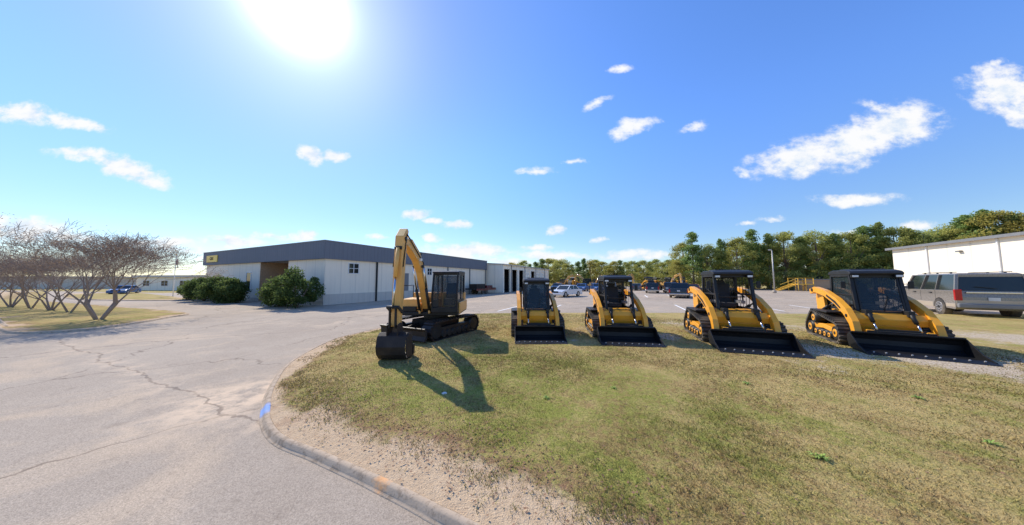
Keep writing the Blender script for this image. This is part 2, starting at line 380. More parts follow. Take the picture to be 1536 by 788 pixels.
def inside(poly,x,y):
    P=np.array(poly); ins=np.zeros(len(x),bool); n=len(P); j=n-1
    for i in range(n):
        xi,yi=P[i];xj,yj=P[j]
        with np.errstate(divide='ignore',invalid='ignore'):
            c=((yi>y)!=(yj>y))&(x<(xj-xi)*(y-yi)/(yj-yi+1e-12)+xi)
        ins^=c; j=i
    return ins
def blades(poly,path,N,r0,rp,rm,ta,tb,gp,name):
    r=r0+(np.random.rand(N)**rp)*rm
    th=np.random.uniform(R(ta),R(tb),N)
    x=np.sin(th)*r; y=np.cos(th)*r
    ok=inside(poly,x,y); x=x[ok];y=y[ok]
    dk=np.full(len(x),99.0)
    for p in path: dk=np.minimum(dk,np.hypot(x-p[0],y-p[1]))
    g=np.zeros(len(x))
    for (gx,gy,gr_,gs) in gp: g=np.maximum(g,gs*np.exp(-((x-gx)**2+(y-gy)**2)/gr_**2))
    nzv=np.array([noise.noise(Vector((a*1.7,b*1.7,1.0)))*0.6+0.5*noise.noise(Vector((a*5,b*5,4.0))) for a,b in zip(x,y)])
    width=np.where(x>-3.2,0.95,0.4)
    keep=(np.random.rand(len(x))<np.clip((dk-0.08+nzv*0.6)/width,0.02,1)**1.7)&(dk>0.05)&(np.random.rand(len(x))>g*0.85)&(np.random.rand(len(x))<0.8+0.6*nzv)
    x=x[keep];y=y[keep];nzv=nzv[keep]; n=len(x)
    rr=np.hypot(x,y)
    hgt=np.random.uniform(0.010,0.034,n)*(1+0.5*nzv)*np.where(np.random.rand(n)<0.02,1.5,1)
    wd=np.random.uniform(0.0025,0.005,n)*np.maximum(1,rr/4)
    ang=np.random.uniform(0,2*np.pi,n); la=np.random.uniform(0,2*np.pi,n); ln=hgt*np.random.uniform(0.4,1.8,n)
    z0=np.full(n,LZ+0.010)
    V=np.empty((n,3,3)); V[:,0]=np.stack([x-np.cos(ang)*wd,y-np.sin(ang)*wd,z0],1); V[:,1]=np.stack([x+np.cos(ang)*wd,y+np.sin(ang)*wd,z0],1)
    V[:,2]=np.stack([x+np.cos(la)*ln,y+np.sin(la)*ln,z0+0.010+hgt],1)
    me=bpy.data.meshes.new(name); me.vertices.add(3*n); me.vertices.foreach_set('co',V.ravel())
    me.loops.add(3*n); me.loops.foreach_set('vertex_index',np.arange(3*n,dtype=np.int32))
    me.polygons.add(n); me.polygons.foreach_set('loop_start',np.arange(0,3*n,3,dtype=np.int32))
    me.update(calc_edges=True)
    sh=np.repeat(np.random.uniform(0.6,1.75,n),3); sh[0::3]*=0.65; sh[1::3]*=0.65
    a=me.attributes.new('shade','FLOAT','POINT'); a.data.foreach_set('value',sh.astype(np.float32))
    me.materials.append(BLADE); go=bpy.data.objects.new(name,me); COL.objects.link(go); go['kind']='stuff'
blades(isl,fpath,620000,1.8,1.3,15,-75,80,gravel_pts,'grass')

LIT=mat('dead_leaf',(0.24,0.13,0.07),0.85,var=0.5,scale=1.0)
m=M(); random.seed(9)
for i in range(3000):
    if i%3:
        t=random.random(); k=int((0.35+0.45*t)*len(fpath)); p=fpath[min(k,len(fpath)-1)]
        q=random.gauss(0.8,0.4); cx=p[0]+random.gauss(0,0.5); cy=p[1]+abs(q)+random.gauss(0,0.15)
    else:
        rr=2+random.random()**1.2*8; th=random.uniform(-0.6,1.2); cx=math.sin(th)*rr; cy=math.cos(th)*rr
    a=random.random()*6.28
    dkk=min(math.hypot(cx-f_[0],cy-f_[1]) for f_ in fpath[::3])
    if dkk<0.12 or not inside(isl,np.array([cx]),np.array([cy]))[0]: continue
    s_=random.uniform(0.007,0.02); v1=Vector((math.cos(a),math.sin(a),random.uniform(-.3,.3)))*s_; v2=Vector((-math.sin(a),math.cos(a),random.uniform(-.3,.5)))*s_*0.6; c0=Vector((cx,cy,LZ+0.034))
    m.add([c0-v1,c0-v2,c0+v1,c0+v2],[(0,1,2,3)],LIT)
m.obj('leaf_litter',recalc=False,kind='stuff')

def weed(loc,s):
    e=empty('weed',(loc[0],loc[1],LZ+0.02),random.random()*6,s,label='small green weed in the dry lawn',category='weed',group='weeds in the lawn')
    m=M()
    for i in range(34):
        t=random.random()*6.28; l=random.uniform(0.03,0.12); up=random.uniform(0.01,0.05); w=0.009
        d=Vector((math.cos(t),math.sin(t),0)); q=Vector((-d.y,d.x,0))*w
        mid=d*l*0.6+Vector((0,0,up)); tip=d*l+Vector((0,0,up*0.7))
        m.add([q*0.3,-q*0.3,mid-q,mid+q,tip],[(0,1,2,3),(3,2,4)],WEED)
    m.obj('leaves',e,recalc=False)
WEED=mat('weed_leaf',(0.27,0.37,0.08),0.8,spec=0.2)
for px,py,s in ((1230,690,1.0),(1485,668,0.9),(1378,600,1.0),(920,585,0.8),(820,600,0.8),(1120,578,.9)):
    weed(G(px,py,LZ),s)
PST=mat('pale_stone',(0.7,0.66,0.6),0.8,var=0.2,scale=20)
gx,gy=G(667,592,LZ)
e=empty('stone',(gx,gy,LZ+0.01),0.4,1,label='small pale stone lying in the grass',category='stone')
bm=bmesh.new(); bmesh.ops.create_icosphere(bm,subdivisions=2,radius=0.06)
for v in bm.verts: v.co*= (1+0.25*noise.noise(v.co*18)); v.co.z*=0.55
me=bpy.data.meshes.new('rock'); bm.to_mesh(me); bm.free(); me.materials.append(PST); o=bpy.data.objects.new('rock',me); COL.objects.link(o); o.parent=e

PAINT=mat('line_paint',(0.85,0.82,0.75),0.8,var=0.2,scale=4)
for (xs,y0,cnt) in ((-1.0,18.6,9),(4.0,34,8)):
    for i in range(cnt):
        m=M(); x0=xs+i*3.3
        d=Vector((0.38,0.92)); q=Vector((-d.y,d.x))*0.07; a=Vector((x0,y0)); b=a+d*5.2
        m.add([(*(a-q),0.03),(*(a+q),0.03),(*(b+q),0.03),(*(b-q),0.03)],[(0,1,2,3)],PAINT); m.obj('lot_marking',kind='structure')

# ------------------------------------------------------------ track helper
def hull_path(circles,n=24):
    pts=[]
    for (cy,cz,r) in circles:
        for i in range(n): t=2*math.pi*i/n; pts.append((cy+math.cos(t)*r,cz+math.sin(t)*r))
    pts=sorted(set(pts))
    def half(ps):
        h=[]
        for p in ps:
            while len(h)>=2 and (h[-1][0]-h[-2][0])*(p[1]-h[-2][1])-(h[-1][1]-h[-2][1])*(p[0]-h[-2][0])<=0: h.pop()
            h.append(p)
        return h
    return half(pts)[:-1]+half(pts[::-1])[:-1]
def resample(h,step):
    L=[0]; n=len(h)
    for i in range(n): L.append(L[-1]+math.dist(h[i],h[(i+1)%n]))
    k=max(8,int(L[-1]/step)); out=[]
    for q in range(k):
        t=q*L[-1]/k
        for i in range(n):
            if L[i]<=t<L[i+1]+1e-9:
                u=(t-L[i])/max(1e-9,L[i+1]-L[i]); a=h[i]; b=h[(i+1)%n]
                out.append((a[0]+(b[0]-a[0])*u,a[1]+(b[1]-a[1])*u,math.atan2(b[1]-a[1],b[0]-a[0]))); break
    return out
def make_track(parent,xc,w,circles,step,lug,mt,wheels,wm,fr):
    h=hull_path(circles); m=M()
    pts=resample(h,0.05); n=len(pts); x0=xc-w/2; x1=xc+w/2; vs=[]
    for (py,pz,a) in pts:
        ny,nz_=-math.sin(a),math.cos(a)
        for xx in (x0,x1):
            vs.append((xx,py,pz)); vs.append((xx,py+ny*0.035,pz+nz_*0.035))
    fs=[]
    for i in range(n):
        j=(i+1)%n; a=i*4;b=j*4
        fs+=[(a,b,b+2,a+2),(a+1,a+3,b+3,b+1),(a,a+1,b+1,b),(a+2,b+2,b+3,a+3)]
    m.add(vs,fs,mt)
    for k,(py,pz,a) in enumerate(resample(h,step)):
        ny,nz_=math.sin(a),-math.cos(a)
        m.box((xc,py+ny*lug/2,pz+nz_*lug/2),(w*0.98,step*0.5,lug+0.01),mt,(a,0,0))
    t=m.obj('track',parent)
    f=M(); f.ribbon(fr,[0.14]*len(fr),xc-w*0.28,xc+w*0.28,wm); f.obj('track_frame',t,0.01)
    for (cy,cz,r,nm) in wheels:
        q=M(); q.cyl((xc-w*0.42,cy,cz),(xc+w*0.42,cy,cz),r,BLK,n=20); q.cyl((xc-w*0.44,cy,cz),(xc+w*0.44,cy,cz),r*0.6,wm,n=16); q.cyl((xc-w*0.46,cy,cz),(xc+w*0.46,cy,cz),r*0.25,BLK,n=10)
        q.obj(nm,t)
    return t

# ------------------------------------------------------------ compact track loader
def loader(loc,rz,scale,door,label,bw=2.0,arms=YEL):
    e=empty('track_loader',loc,rz,scale,label=label,category='loader',group='track loaders lined up on the grass')
    circ=[(-0.80,0.25,0.25),(0.85,0.25,0.25),(0.55,0.60,0.22),(-0.74,0.36,0.25)]
    wh=[(-0.76,0.29,0.19,'idler_wheel'),(0.82,0.26,0.19,'idler_wheel'),(0.55,0.59,0.17,'sprocket'),(-0.4,0.17,0.11,'roller'),(-0.13,0.17,0.11,'roller'),(0.15,0.17,0.11,'roller'),(0.44,0.17,0.11,'roller')]
    for xc in (-0.76,0.76): make_track(e,xc,0.44,circ,0.105,0.038,RUB,wh,YEL,[(-0.7,0.3),(0.1,0.38),(0.75,0.32)])
    m=M()
    m.prism([(-0.78,0.28),(-0.86,0.5),(-0.80,0.72),(0.6,0.80),(1.15,0.75),(1.2,0.45),(0.9,0.25)],-0.50,0.50,arms)
    m.prism([(-0.86,0.44),(-0.93,0.58),(-0.86,0.86),(-0.70,0.96),(0.5,0.90),(0.5,0.76),(-0.5,0.70)],-0.53,0.53,arms)
    m.b2(-0.95,-0.55,-0.35,0.75,0.82,0.87,BLK); m.b2(0.55,0.95,-0.35,0.75,0.82,0.87,BLK)
    m.obj('chassis',e,0.012)
    m=M(); m.prism([(0.62,0.80),(0.62,1.50),(0.8,1.56),(1.25,1.48),(1.38,1.2),(1.38,0.62),(1.2,0.52)],-0.46,0.46,BLK)
    m.prism([(1.385,0.7),(1.385,1.15),(1.41,1.15),(1.41,0.7)],-0.35,0.35,GREY)
    m.obj('engine_hood',e,0.02)
    for s in (-1,1):
        m=M(); m.prism([(0.72,0.78),(0.85,1.30),(1.0,1.56),(1.28,1.54),(1.36,1.2),(1.30,0.62),(0.9,0.55)],s*0.51,s*0.585,arms)
        m.obj('arm_tower',e,0.01)
    c=M(); xb=0.45; yf0=-0.72; yf1=-0.46; yb=0.60; zb=0.93; zt=1.98
    for s in (-1,1):
        c.beam((s*xb,yf0,zb-0.1),(s*xb,yf1,zt),0.07,0.08,BLK); c.beam((s*xb,yb,zb-0.1),(s*xb,yb-0.04,zt),0.07,0.10,BLK)
        c.beam((s*xb,yf0,zb),(s*xb,yb,zb),0.06,0.10,BLK); c.beam((s*xb,yf1,zt-0.02),(s*xb,yb,zt-0.02),0.07,0.08,BLK)
        c.beam((s*(xb),-0.62,1.38),(s*xb,0.6,1.38),0.03,0.05,BLK)
        for k in range(5): c.beam((s*xb,-0.35+k*0.2,0.90),(s*xb,-0.35+k*0.2,1.97),0.012,0.02,BLK)
    c.beam((-xb,yf0,zb-0.03),(xb,yf0,zb-0.03),0.1,0.08,BLK); c.beam((-xb,yf1,zt-0.03),(xb,yf1,zt-0.03),0.07,0.1,BLK)
    c.b2(-xb,xb,yf0,yb,zb-0.10,zb-0.05,BLK); c.b2(-xb,xb,yb-0.02,yb+0.02,zb,1.35,BLK)
    c.beam((-xb,yb,1.93),(xb,yb,1.93),0.06,0.1,BLK)
    cab=c.obj('cab',e,0.015)
    m=M(); m.prism([(-0.58,1.97),(-0.60,2.02),(-0.52,2.08),(-0.3,2.12),(0.4,2.12),(0.62,2.07),(0.7,1.99)],-0.50,0.50,BLK)
    m.prism([(-0.25,2.115),(-0.2,2.15),(0.35,2.15),(0.42,2.115)],-0.34,0.34,BLK); m.obj('roof',cab,0.035)
    m=M(); m.b2(-xb+0.035,xb-0.035,yb-0.005,yb+0.005,1.36,1.88,GLS)
    m.obj('rear_window',cab)
    if door:
        m=M(); m.add([(-0.38,-0.735,0.95),(0.38,-0.735,0.95),(0.38,-0.49,1.90),(-0.38,-0.49,1.90)],[(0,1,2,3)],GLS)
        d=m.obj('door',cab)
        m=M(); 
        for s in (-1,1): m.beam((s*0.385,-0.74,0.94),(s*0.385,-0.495,1.91),0.035,0.03,BLK)
        m.beam((-0.38,-0.74,0.94),(0.38,-0.74,0.94),0.03,0.04,BLK); m.beam((-0.38,-0.495,1.91),(0.38,-0.495,1.91),0.03,0.04,BLK)
        m.beam((0.02,-0.75,0.97),(0.15,-0.64,1.38),0.012,0.02,BLK)
        m.obj('door_frame',d)
        for s in (-1,1):
            m=M(); m.b2(s*0.445,s*0.455,-0.5,0.55,0.96,1.92,GLS); m.obj('side_window',cab)
    m=M(); m.b2(-0.25,0.25,-0.05,0.42,0.95,1.1,SEAT); m.box((0,0.42,1.38),(0.46,0.13,0.66),SEAT,(R(-10),0,0)); m.box((0,0.5,1.74),(0.26,0.1,0.16),SEAT,(R(-10),0,0)); m.b2(-.2,.2,0,.4,.85,.95,BLK)
    m.obj('seat',cab,0.04)
    for s in (-1,1):
        m=M(); m.box((s*0.33,-0.02,1.14),(0.11,0.5,0.09),GREY); m.cyl((s*0.33,-0.25,1.18),(s*0.31,-0.28,1.34),0.02,BLK,n=8); m.cyl((s*0.31,-0.28,1.32),(s*0.31,-0.29,1.40),0.03,BLK,n=8)
        m.obj('joystick',cab,0.01)
    m=M(); m.beam((-0.36,-0.30,1.30),(0.36,-0.30,1.30),0.035,0.035,BLK); m.beam((-0.36,-0.3,1.3),(-0.38,0.4,1.5),.03,.03,BLK); m.beam((0.36,-0.3,1.3),(0.38,0.4,1.5),.03,.03,BLK); m.obj('safety_bar',cab,0.01)
    for s in (-1,1):
        m=M(); m.box((s*0.40,-0.57,1.93),(0.15,0.07,0.08),BLK); m.box((s*0.40,-0.608,1.93),(0.12,0.01,0.055),LAMP); m.obj('work_light',cab,0.005)
        m=M(); m.beam((s*0.48,-0.5,1.7),(s*0.60,-0.52,1.72),0.02,0.02,BLK); m.box((s*0.62,-0.52,1.68),(0.10,0.03,0.2),BLK); m.obj('mirror',cab,0.01)
    for s in (-1,1):
        m=M(); x0,x1=s*0.62,s*0.75
        m.ribbon([(1.30,1.42),(0.95,1.50),(0.3,1.40),(-0.35,1.18),(-0.80,0.93),(-1.08,0.64),(-1.22,0.25)],[0.16,0.18,0.19,0.20,0.22,0.20,0.16],x0,x1,arms)
        m.ribbon([(0.15,1.34),(-0.35,1.155),(-0.62,1.0)],[0.06,0.08,0.05],s*0.752,s*0.756,BLK)
        m.cyl((s*0.58,1.1,1.48),(s*0.77,1.1,1.48),0.06,BLK,n=14); m.cyl((s*0.58,-1.2,0.28),(s*0.77,-1.2,0.28),0.05,BLK,n=12)
        m.cyl((s*0.58,-0.9,0.82),(s*0.765,-0.9,0.82),0.045,BLK,n=12)
        arm=m.obj('lift_arm',e,0.012)
        m=M(); m.cyl((s*0.67,0.95,0.72),(s*0.67,0.25,1.0),0.05,BLK,n=12); m.cyl((s*0.67,0.25,1.0),(s*0.67,-0.2,1.16),0.026,CHR,n=10); m.obj('lift_cylinder',arm)
        m=M(); m.cyl((s*0.36,-0.92,0.98),(s*0.36,-1.12,0.70),0.042,BLK,n=12); m.cyl((s*0.36,-1.12,0.70),(s*0.36,-1.26,0.50),0.022,CHR,n=10); m.obj('tilt_cylinder',arm)
    m=M(); m.prism([(-0.84,0.66),(-0.80,0.84),(-0.92,0.90),(-1.00,0.76),(-0.96,0.60)],-0.62,0.62,arms)
    for s in (-1,1): m.b2(s*0.30,s*0.42,-1.0,-0.78,0.84,1.0,BLK)
    m.obj('cross_beam',e,0.012)
    m=M(); m.box((0,-1.27,0.31),(1.12,0.05,0.36),BLK,(R(12),0,0)); m.b2(-0.55,-0.42,-1.3,-1.12,0.12,0.5,arms); m.b2(0.42,0.55,-1.3,-1.12,0.12,0.5,arms); m.beam((-0.45,-1.22,0.50),(0.45,-1.22,0.50),0.06,0.06,BLK)
    m.obj('coupler',e,0.01)
    hw=bw/2
    inner=[(-1.44,0.42),(-1.37,0.36),(-1.33,0.26),(-1.35,0.14),(-1.45,0.07),(-1.6,0.045),(-2.08,0.03)]
    outer=[(-2.08,0.005),(-1.58,0.01),(-1.42,0.03),(-1.31,0.11),(-1.285,0.26),(-1.32,0.37),(-1.41,0.45)]
    m=M(); m.prism(inner+outer,-hw,hw,BLK2)
    for s in (-1,1): m.prism([(-1.42,0.43),(-1.30,0.35),(-1.29,0.2),(-1.38,0.04),(-1.6,0.01),(-2.06,0.01),(-2.06,0.05),(-1.78,0.16),(-1.55,0.33)],s*hw,s*(hw+0.025),BLK2)
    m.b2(-hw,hw,-1.45,-1.39,0.425,0.46,BLK2)
    b=m.obj('bucket',e,0.006)
    m=M(); m.prism([(-2.16,0.0),(-2.16,0.012),(-2.0,0.055),(-1.92,0.055),(-1.92,0.0)],-hw-0.02,hw+0.02,BLK2)
    for k in range(9):
        xx=-hw+0.12+k*(bw-0.24)/8; m.cyl((xx,-2.03,0.042),(xx,-2.05,0.066),0.016,STL,n=8)
    m.obj('cutting_edge',b,0.003)
    return e
def face(dx,dy): return math.atan2(dy,dx)+math.pi/2
GZ=0.12
SPEC=[((773,514),(851,514),True,'yellow track loader with glass cab door and black bucket',0.0,0),
      ((897,516),(992,519),False,'yellow track loader with open cab and wide black bucket',0.0,0.12),
      ((1062,524),(1212,537),False,'yellow track loader with open cab beside gravel patch',R(4),0.26),
      ((1268,527),(1486,550),True,'large yellow track loader with tinted cab door and wide bucket',R(8),0.45)]
SC=[1.0,1.05,1.13,1.13]
roots=[]
for i,(pl,pr,dr,lab,tw,dxx) in enumerate(SPEC):
    a=Vector(G(*pl,GZ)); b=Vector(G(*pr,GZ)); mid=(a+b)/2; d=b-a; w=d.length; d.normalize(); f=Vector((d.y,-d.x)); s=SC[i]
    f=Vector((f.x*math.cos(tw)-f.y*math.sin(tw),f.x*math.sin(tw)+f.y*math.cos(tw)))
    mid=mid*0.985; c=mid-f*2.1*s; c.x+=dxx
    roots.append(loader((c.x,c.y,GZ-0.01),face(f.x,f.y),s,dr,lab,bw=w/s*(0.97 if i<2 else 0.92)))

# ------------------------------------------------------------ excavator
def excavator(loc,rz,scale,label,under=R(-28)):
    e=empty('excavator',loc,rz,scale,label=label,category='excavator')
    u=empty('undercarriage',(0,0,0),under); u.parent=e
    m=M(); m.b2(-0.75,0.75,-0.6,0.6,0.3,0.62,BRN); m.cyl((0,0,0.6),(0,0,0.86),0.5,BLK,n=28)
    m.beam((-0.7,-0.5,0.42),(-0.6,0.5,0.42),0.4,0.2,BRN); m.obj('centre_frame',u,0.02)
    circ=[(-1.15,0.34,0.34),(1.15,0.34,0.34),(0,0.40,0.29)]
    wh=[(-1.15,0.34,0.26,'idler_wheel'),(1.15,0.34,0.26,'sprocket')]+[(-0.75+0.3*k,0.2,0.13,'roller') for k in range(6)]
    for xc in (-0.93,0.93): make_track(u,xc,0.46,circ,0.16,0.035,BRN,wh,BLK,[(-1.05,0.36),(0,0.38),(1.05,0.36)])
    m=M(); m.prism([(-1.72,0.05),(-1.80,0.1),(-1.74,0.25),(-1.75,0.42),(-1.82,0.52),(-1.76,0.54),(-1.66,0.42),(-1.65,0.2)],-1.15,1.15,BRN)
    for s in (-1,1): m.beam((s*0.35,-1.68,0.28),(s*0.4,-0.5,0.42),0.12,0.16,BRN)
    m.obj('blade',u,0.01)
    m=M(); m.b2(-1.12,1.12,-1.05,1.1,0.86,1.0,BLK)
    pts=[]
    for k in range(9):
        t=math.pi*k/8; pts.append((math.cos(t)*1.12,0.75+math.sin(t)*0.6))
    vs=[(x,y,z) for z in (0.9,1.65) for x,y in pts]; n=9
    m.add(vs,[(i,i+1,n+i+1,n+i) for i in range(n-1)]+[(n-1,0,n,2*n-1),tuple(range(n))[::-1],tuple(range(n,2*n))],GREY)
    m.b2(-1.12,1.12,0.35,0.78,1.0,1.68,TAN)
    m.b2(-1.12,-0.38,-0.92,0.35,1.0,1.48,TAN); m.b2(-1.08,-0.5,-1.03,-0.92,1.0,1.2,BLK)
    m.b2(-1.125,-0.375,-0.925,0.3,1.05,1.11,BLK)
    m.b2(-0.40,0.0,-0.9,0.35,1.0,1.12,BLK)
    m.b2(1.10,1.16,-0.9,0.9,0.92,1.35,TAN)
    for s in (-1,1): m.b2(-0.14+s*0.18-0.035,-0.14+s*0.18+0.035,-1.2,-0.5,0.95,1.35,TAN)
    h=m.obj('house',e,0.025)
    m=M(); 
    for a,b in (((-1.05,-0.9,1.45),(-1.05,-0.9,2.0)),((-1.05,-0.9,2.0),(-1.05,0.2,2.0)),((-1.05,0.2,2.0),(-1.05,0.2,1.45))): m.cyl(a,b,0.018,BLK,n=8)
    m.obj('handrail',h)
    c=M(); x0,x1,y0,y1,z0,z1=0.14,1.08,-1.15,0.42,1.0,2.50
    for sx,xx in ((0,x0),(1,x1)):
        c.beam((xx,y0,z0),(xx,y0,1.7),0.07,0.07,BLK); c.beam((xx,y0,1.7),(xx,y0+0.22,z1),0.07,0.07,BLK)
        c.beam((xx,y1,z0),(xx,y1,z1),0.08,0.10,BLK); c.beam((xx,-0.3,z0),(xx,-0.3,z1),0.06,0.06,BLK)
        c.beam((xx,y0,z0+0.03),(xx,y1,z0+0.03),0.07,0.1,BLK); c.beam((xx,y0+0.22,z1-0.03),(xx,y1,z1-0.03),0.07,0.1,BLK)
        c.b2(xx-0.02,xx+0.02,y0+0.05,y1,z0+0.05,1.45,BLK)
    c.beam((x0,y0,z0+0.08),(x1,y0,z0+0.08),0.07,0.2,BLK); c.beam((x0,y0+0.2,z1-0.03),(x1,y0+0.2,z1-0.03),0.07,0.1,BLK)
    c.b2(x0,x1,y1-0.02,y1+0.02,z0,1.6,BLK); c.b2(x0,x1,y0,y1,z0,z0+0.05,BLK)
    cab=c.obj('cab',h,0.02)
    m=M(); m.prism([(y0+0.12,z1),(y0+0.14,z1+0.05),(y0+0.4,z1+0.09),(y1,z1+0.09),(y1+0.08,z1+0.03),(y1+0.08,z1-0.01)],x0-0.05,x1+0.05,BLK); m.obj('roof',cab,0.035)
    m=M(); m.add([(x0,y0+0.01,1.2),(x1,y0+0.01,1.2),(x1,y0+0.01,1.7),(x0,y0+0.01,1.7),(x1,y0+0.22,z1-0.05),(x0,y0+0.22,z1-0.05)],[(0,1,2,3),(3,2,4,5)],GLS); m.obj('windscreen',cab)
    for xx in (x0,x1):
        m=M(); m.b2(xx-0.004,xx+0.004,y0+0.1,y1-0.05,1.46,z1-0.05,GLS); m.obj('side_window',cab)
    m=M(); m.b2(x0+0.05,x1-0.05,y1-0.004,y1+0.004,1.62,z1-0.08,GLS); m.obj('rear_window',cab)
    m=M(); m.b2(0.40,0.84,-0.35,0.1,1.2,1.45,SEAT); m.box((0.62,0.15,1.75),(0.45,0.13,0.7),SEAT,(R(-8),0,0)); m.obj('seat',cab,0.04)
    bx=-0.14; m=M()
    bp=[(-0.95,1.15),(-1.35,1.95),(-1.75,2.60),(-2.25,3.02),(-2.9,3.28),(-3.56,3.44)]; bw=[0.20,0.30,0.36,0.36,0.28,0.20]
    m.ribbon(bp,bw,bx-0.115,bx+0.115,TAN); m.cyl((bx-0.16,-3.54,3.44),(bx+0.16,-3.54,3.44),0.065,BLK,n=14); m.cyl((bx-0.19,-1.98,2.70),(bx+0.19,-1.98,2.70),0.05,BLK,n=14)
    boom=m.obj('boom',h,0.02)
    for s in (-1,1):
        m=M(); m.cyl((bx+s*0.18,-1.1,0.98),(bx+s*0.18,-1.6,1.9),0.05,BLK,n=14); m.cyl((bx+s*0.18,-1.6,1.9),(bx+s*0.18,-1.96,2.66),0.03,CHR,n=12); m.obj('boom_cylinder',boom)
    m=M(); m.cyl((bx,-1.95,3.16),(bx,-2.75,3.51),0.055,TAN,n=14); m.cyl((bx,-2.75,3.51),(bx,-3.32,3.70),0.03,CHR,n=12); m.cyl((bx-.1,-1.95,3.16),(bx+.1,-1.95,3.16),.055,BLK,n=10); m.obj('stick_cylinder',boom)
    m=M(); m.box((bx+0.155,-2.2,2.92),(0.08,0.1,0.1),LAMP); m.obj('work_light',boom,0.01)
    m=M(); m.ribbon([(-3.34,3.75),(-3.54,3.46),(-3.60,2.9),(-3.66,2.0),(-3.74,0.90)],[0.13,0.30,0.28,0.24,0.17],bx-0.125,bx+0.125,TAN)
    m.cyl((bx-0.16,-3.74,0.93),(bx+0.16,-3.74,0.93),0.055,BLK,n=12)
    st=m.obj('stick',boom,0.02)
    m=M(); m.cyl((bx,-3.76,3.15),(bx,-3.89,2.3),0.055,TAN,n=14); m.cyl((bx,-3.89,2.3),(bx,-3.99,1.50),0.03,CHR,n=12)
    m.cyl((bx-0.1,-3.74,3.15),(bx+0.1,-3.74,3.15),0.05,BLK,n=10); m.obj('bucket_cylinder',st)
    m=M()
    for s in (-1,1): m.beam((bx+s*0.15,-3.70,1.30),(bx+s*0.15,-3.99,1.47),0.03,0.09,BLK); m.beam((bx+s*0.08,-3.99,1.47),(bx+s*0.08,-3.98,0.9),0.03,0.10,BLK)
    m.cyl((bx-0.17,-3.99,1.47),(bx+0.17,-3.99,1.47),0.045,BLK,n=10); m.obj('linkage',st)
    for s in (-1,1):
        m=M(); m.cyl((bx+s*0.135,-1.4,2.0),(bx+s*0.135,-1.85,2.85),0.016,BLK,n=7); m.cyl((bx+s*0.135,-1.85,2.85),(bx+s*0.135,-3.46,3.60),0.016,BLK,n=7); m.cyl((bx+s*0.135,-3.46,3.60),(bx+s*0.145,-3.72,2.6),0.016,BLK,n=7); m.obj('hose',boom)
    # bucket: flat-backed wedge with open mouth to the machine
    inner=[(-3.60,0.68),(-3.88,0.74),(-3.99,0.66),(-4.06,0.40),(-4.02,0.20),(-3.90,0.07),(-3.47,0.04)]
    cx,cy=-3.8,0.38
    outer=[(cx+(y-cx)*1.08,cy+(z-cy)*1.08) for y,z in inner][::-1]
    bh=0.39
    m=M(); m.prism(inner+outer,bx-bh,bx+bh,BRN)
    for s in (-1,1): m.prism(inner+[(-3.38,0.10),(-3.50,0.36),(-3.58,0.42)],bx+s*bh,bx+s*(bh+0.025),BRN)
    for s in (-1,1): m.prism([(-3.64,0.70),(-3.66,1.0),(-3.82,1.02),(-4.03,0.98),(-4.0,0.66)],bx+s*0.13,bx+s*0.16,BRN)
    for s in (-1,1): m.b2(bx+s*(bh+0.026),bx+s*(bh+0.045),-3.56,-3.42,0.08,0.36,BRN)
    b=m.obj('bucket',st,0.008)
    for k in range(5):
        m=M(); m.prism([(-3.5,0.03),(-3.5,0.09),(-3.26,0.07)],bx-0.37+k*0.165,bx-0.29+k*0.165,STL); m.obj('tooth',b)
    return e
ex=excavator((-2.99,10.62,GZ-0.02),R(1),0.93,'faded yellow excavator with raised boom and bucket resting on grass')

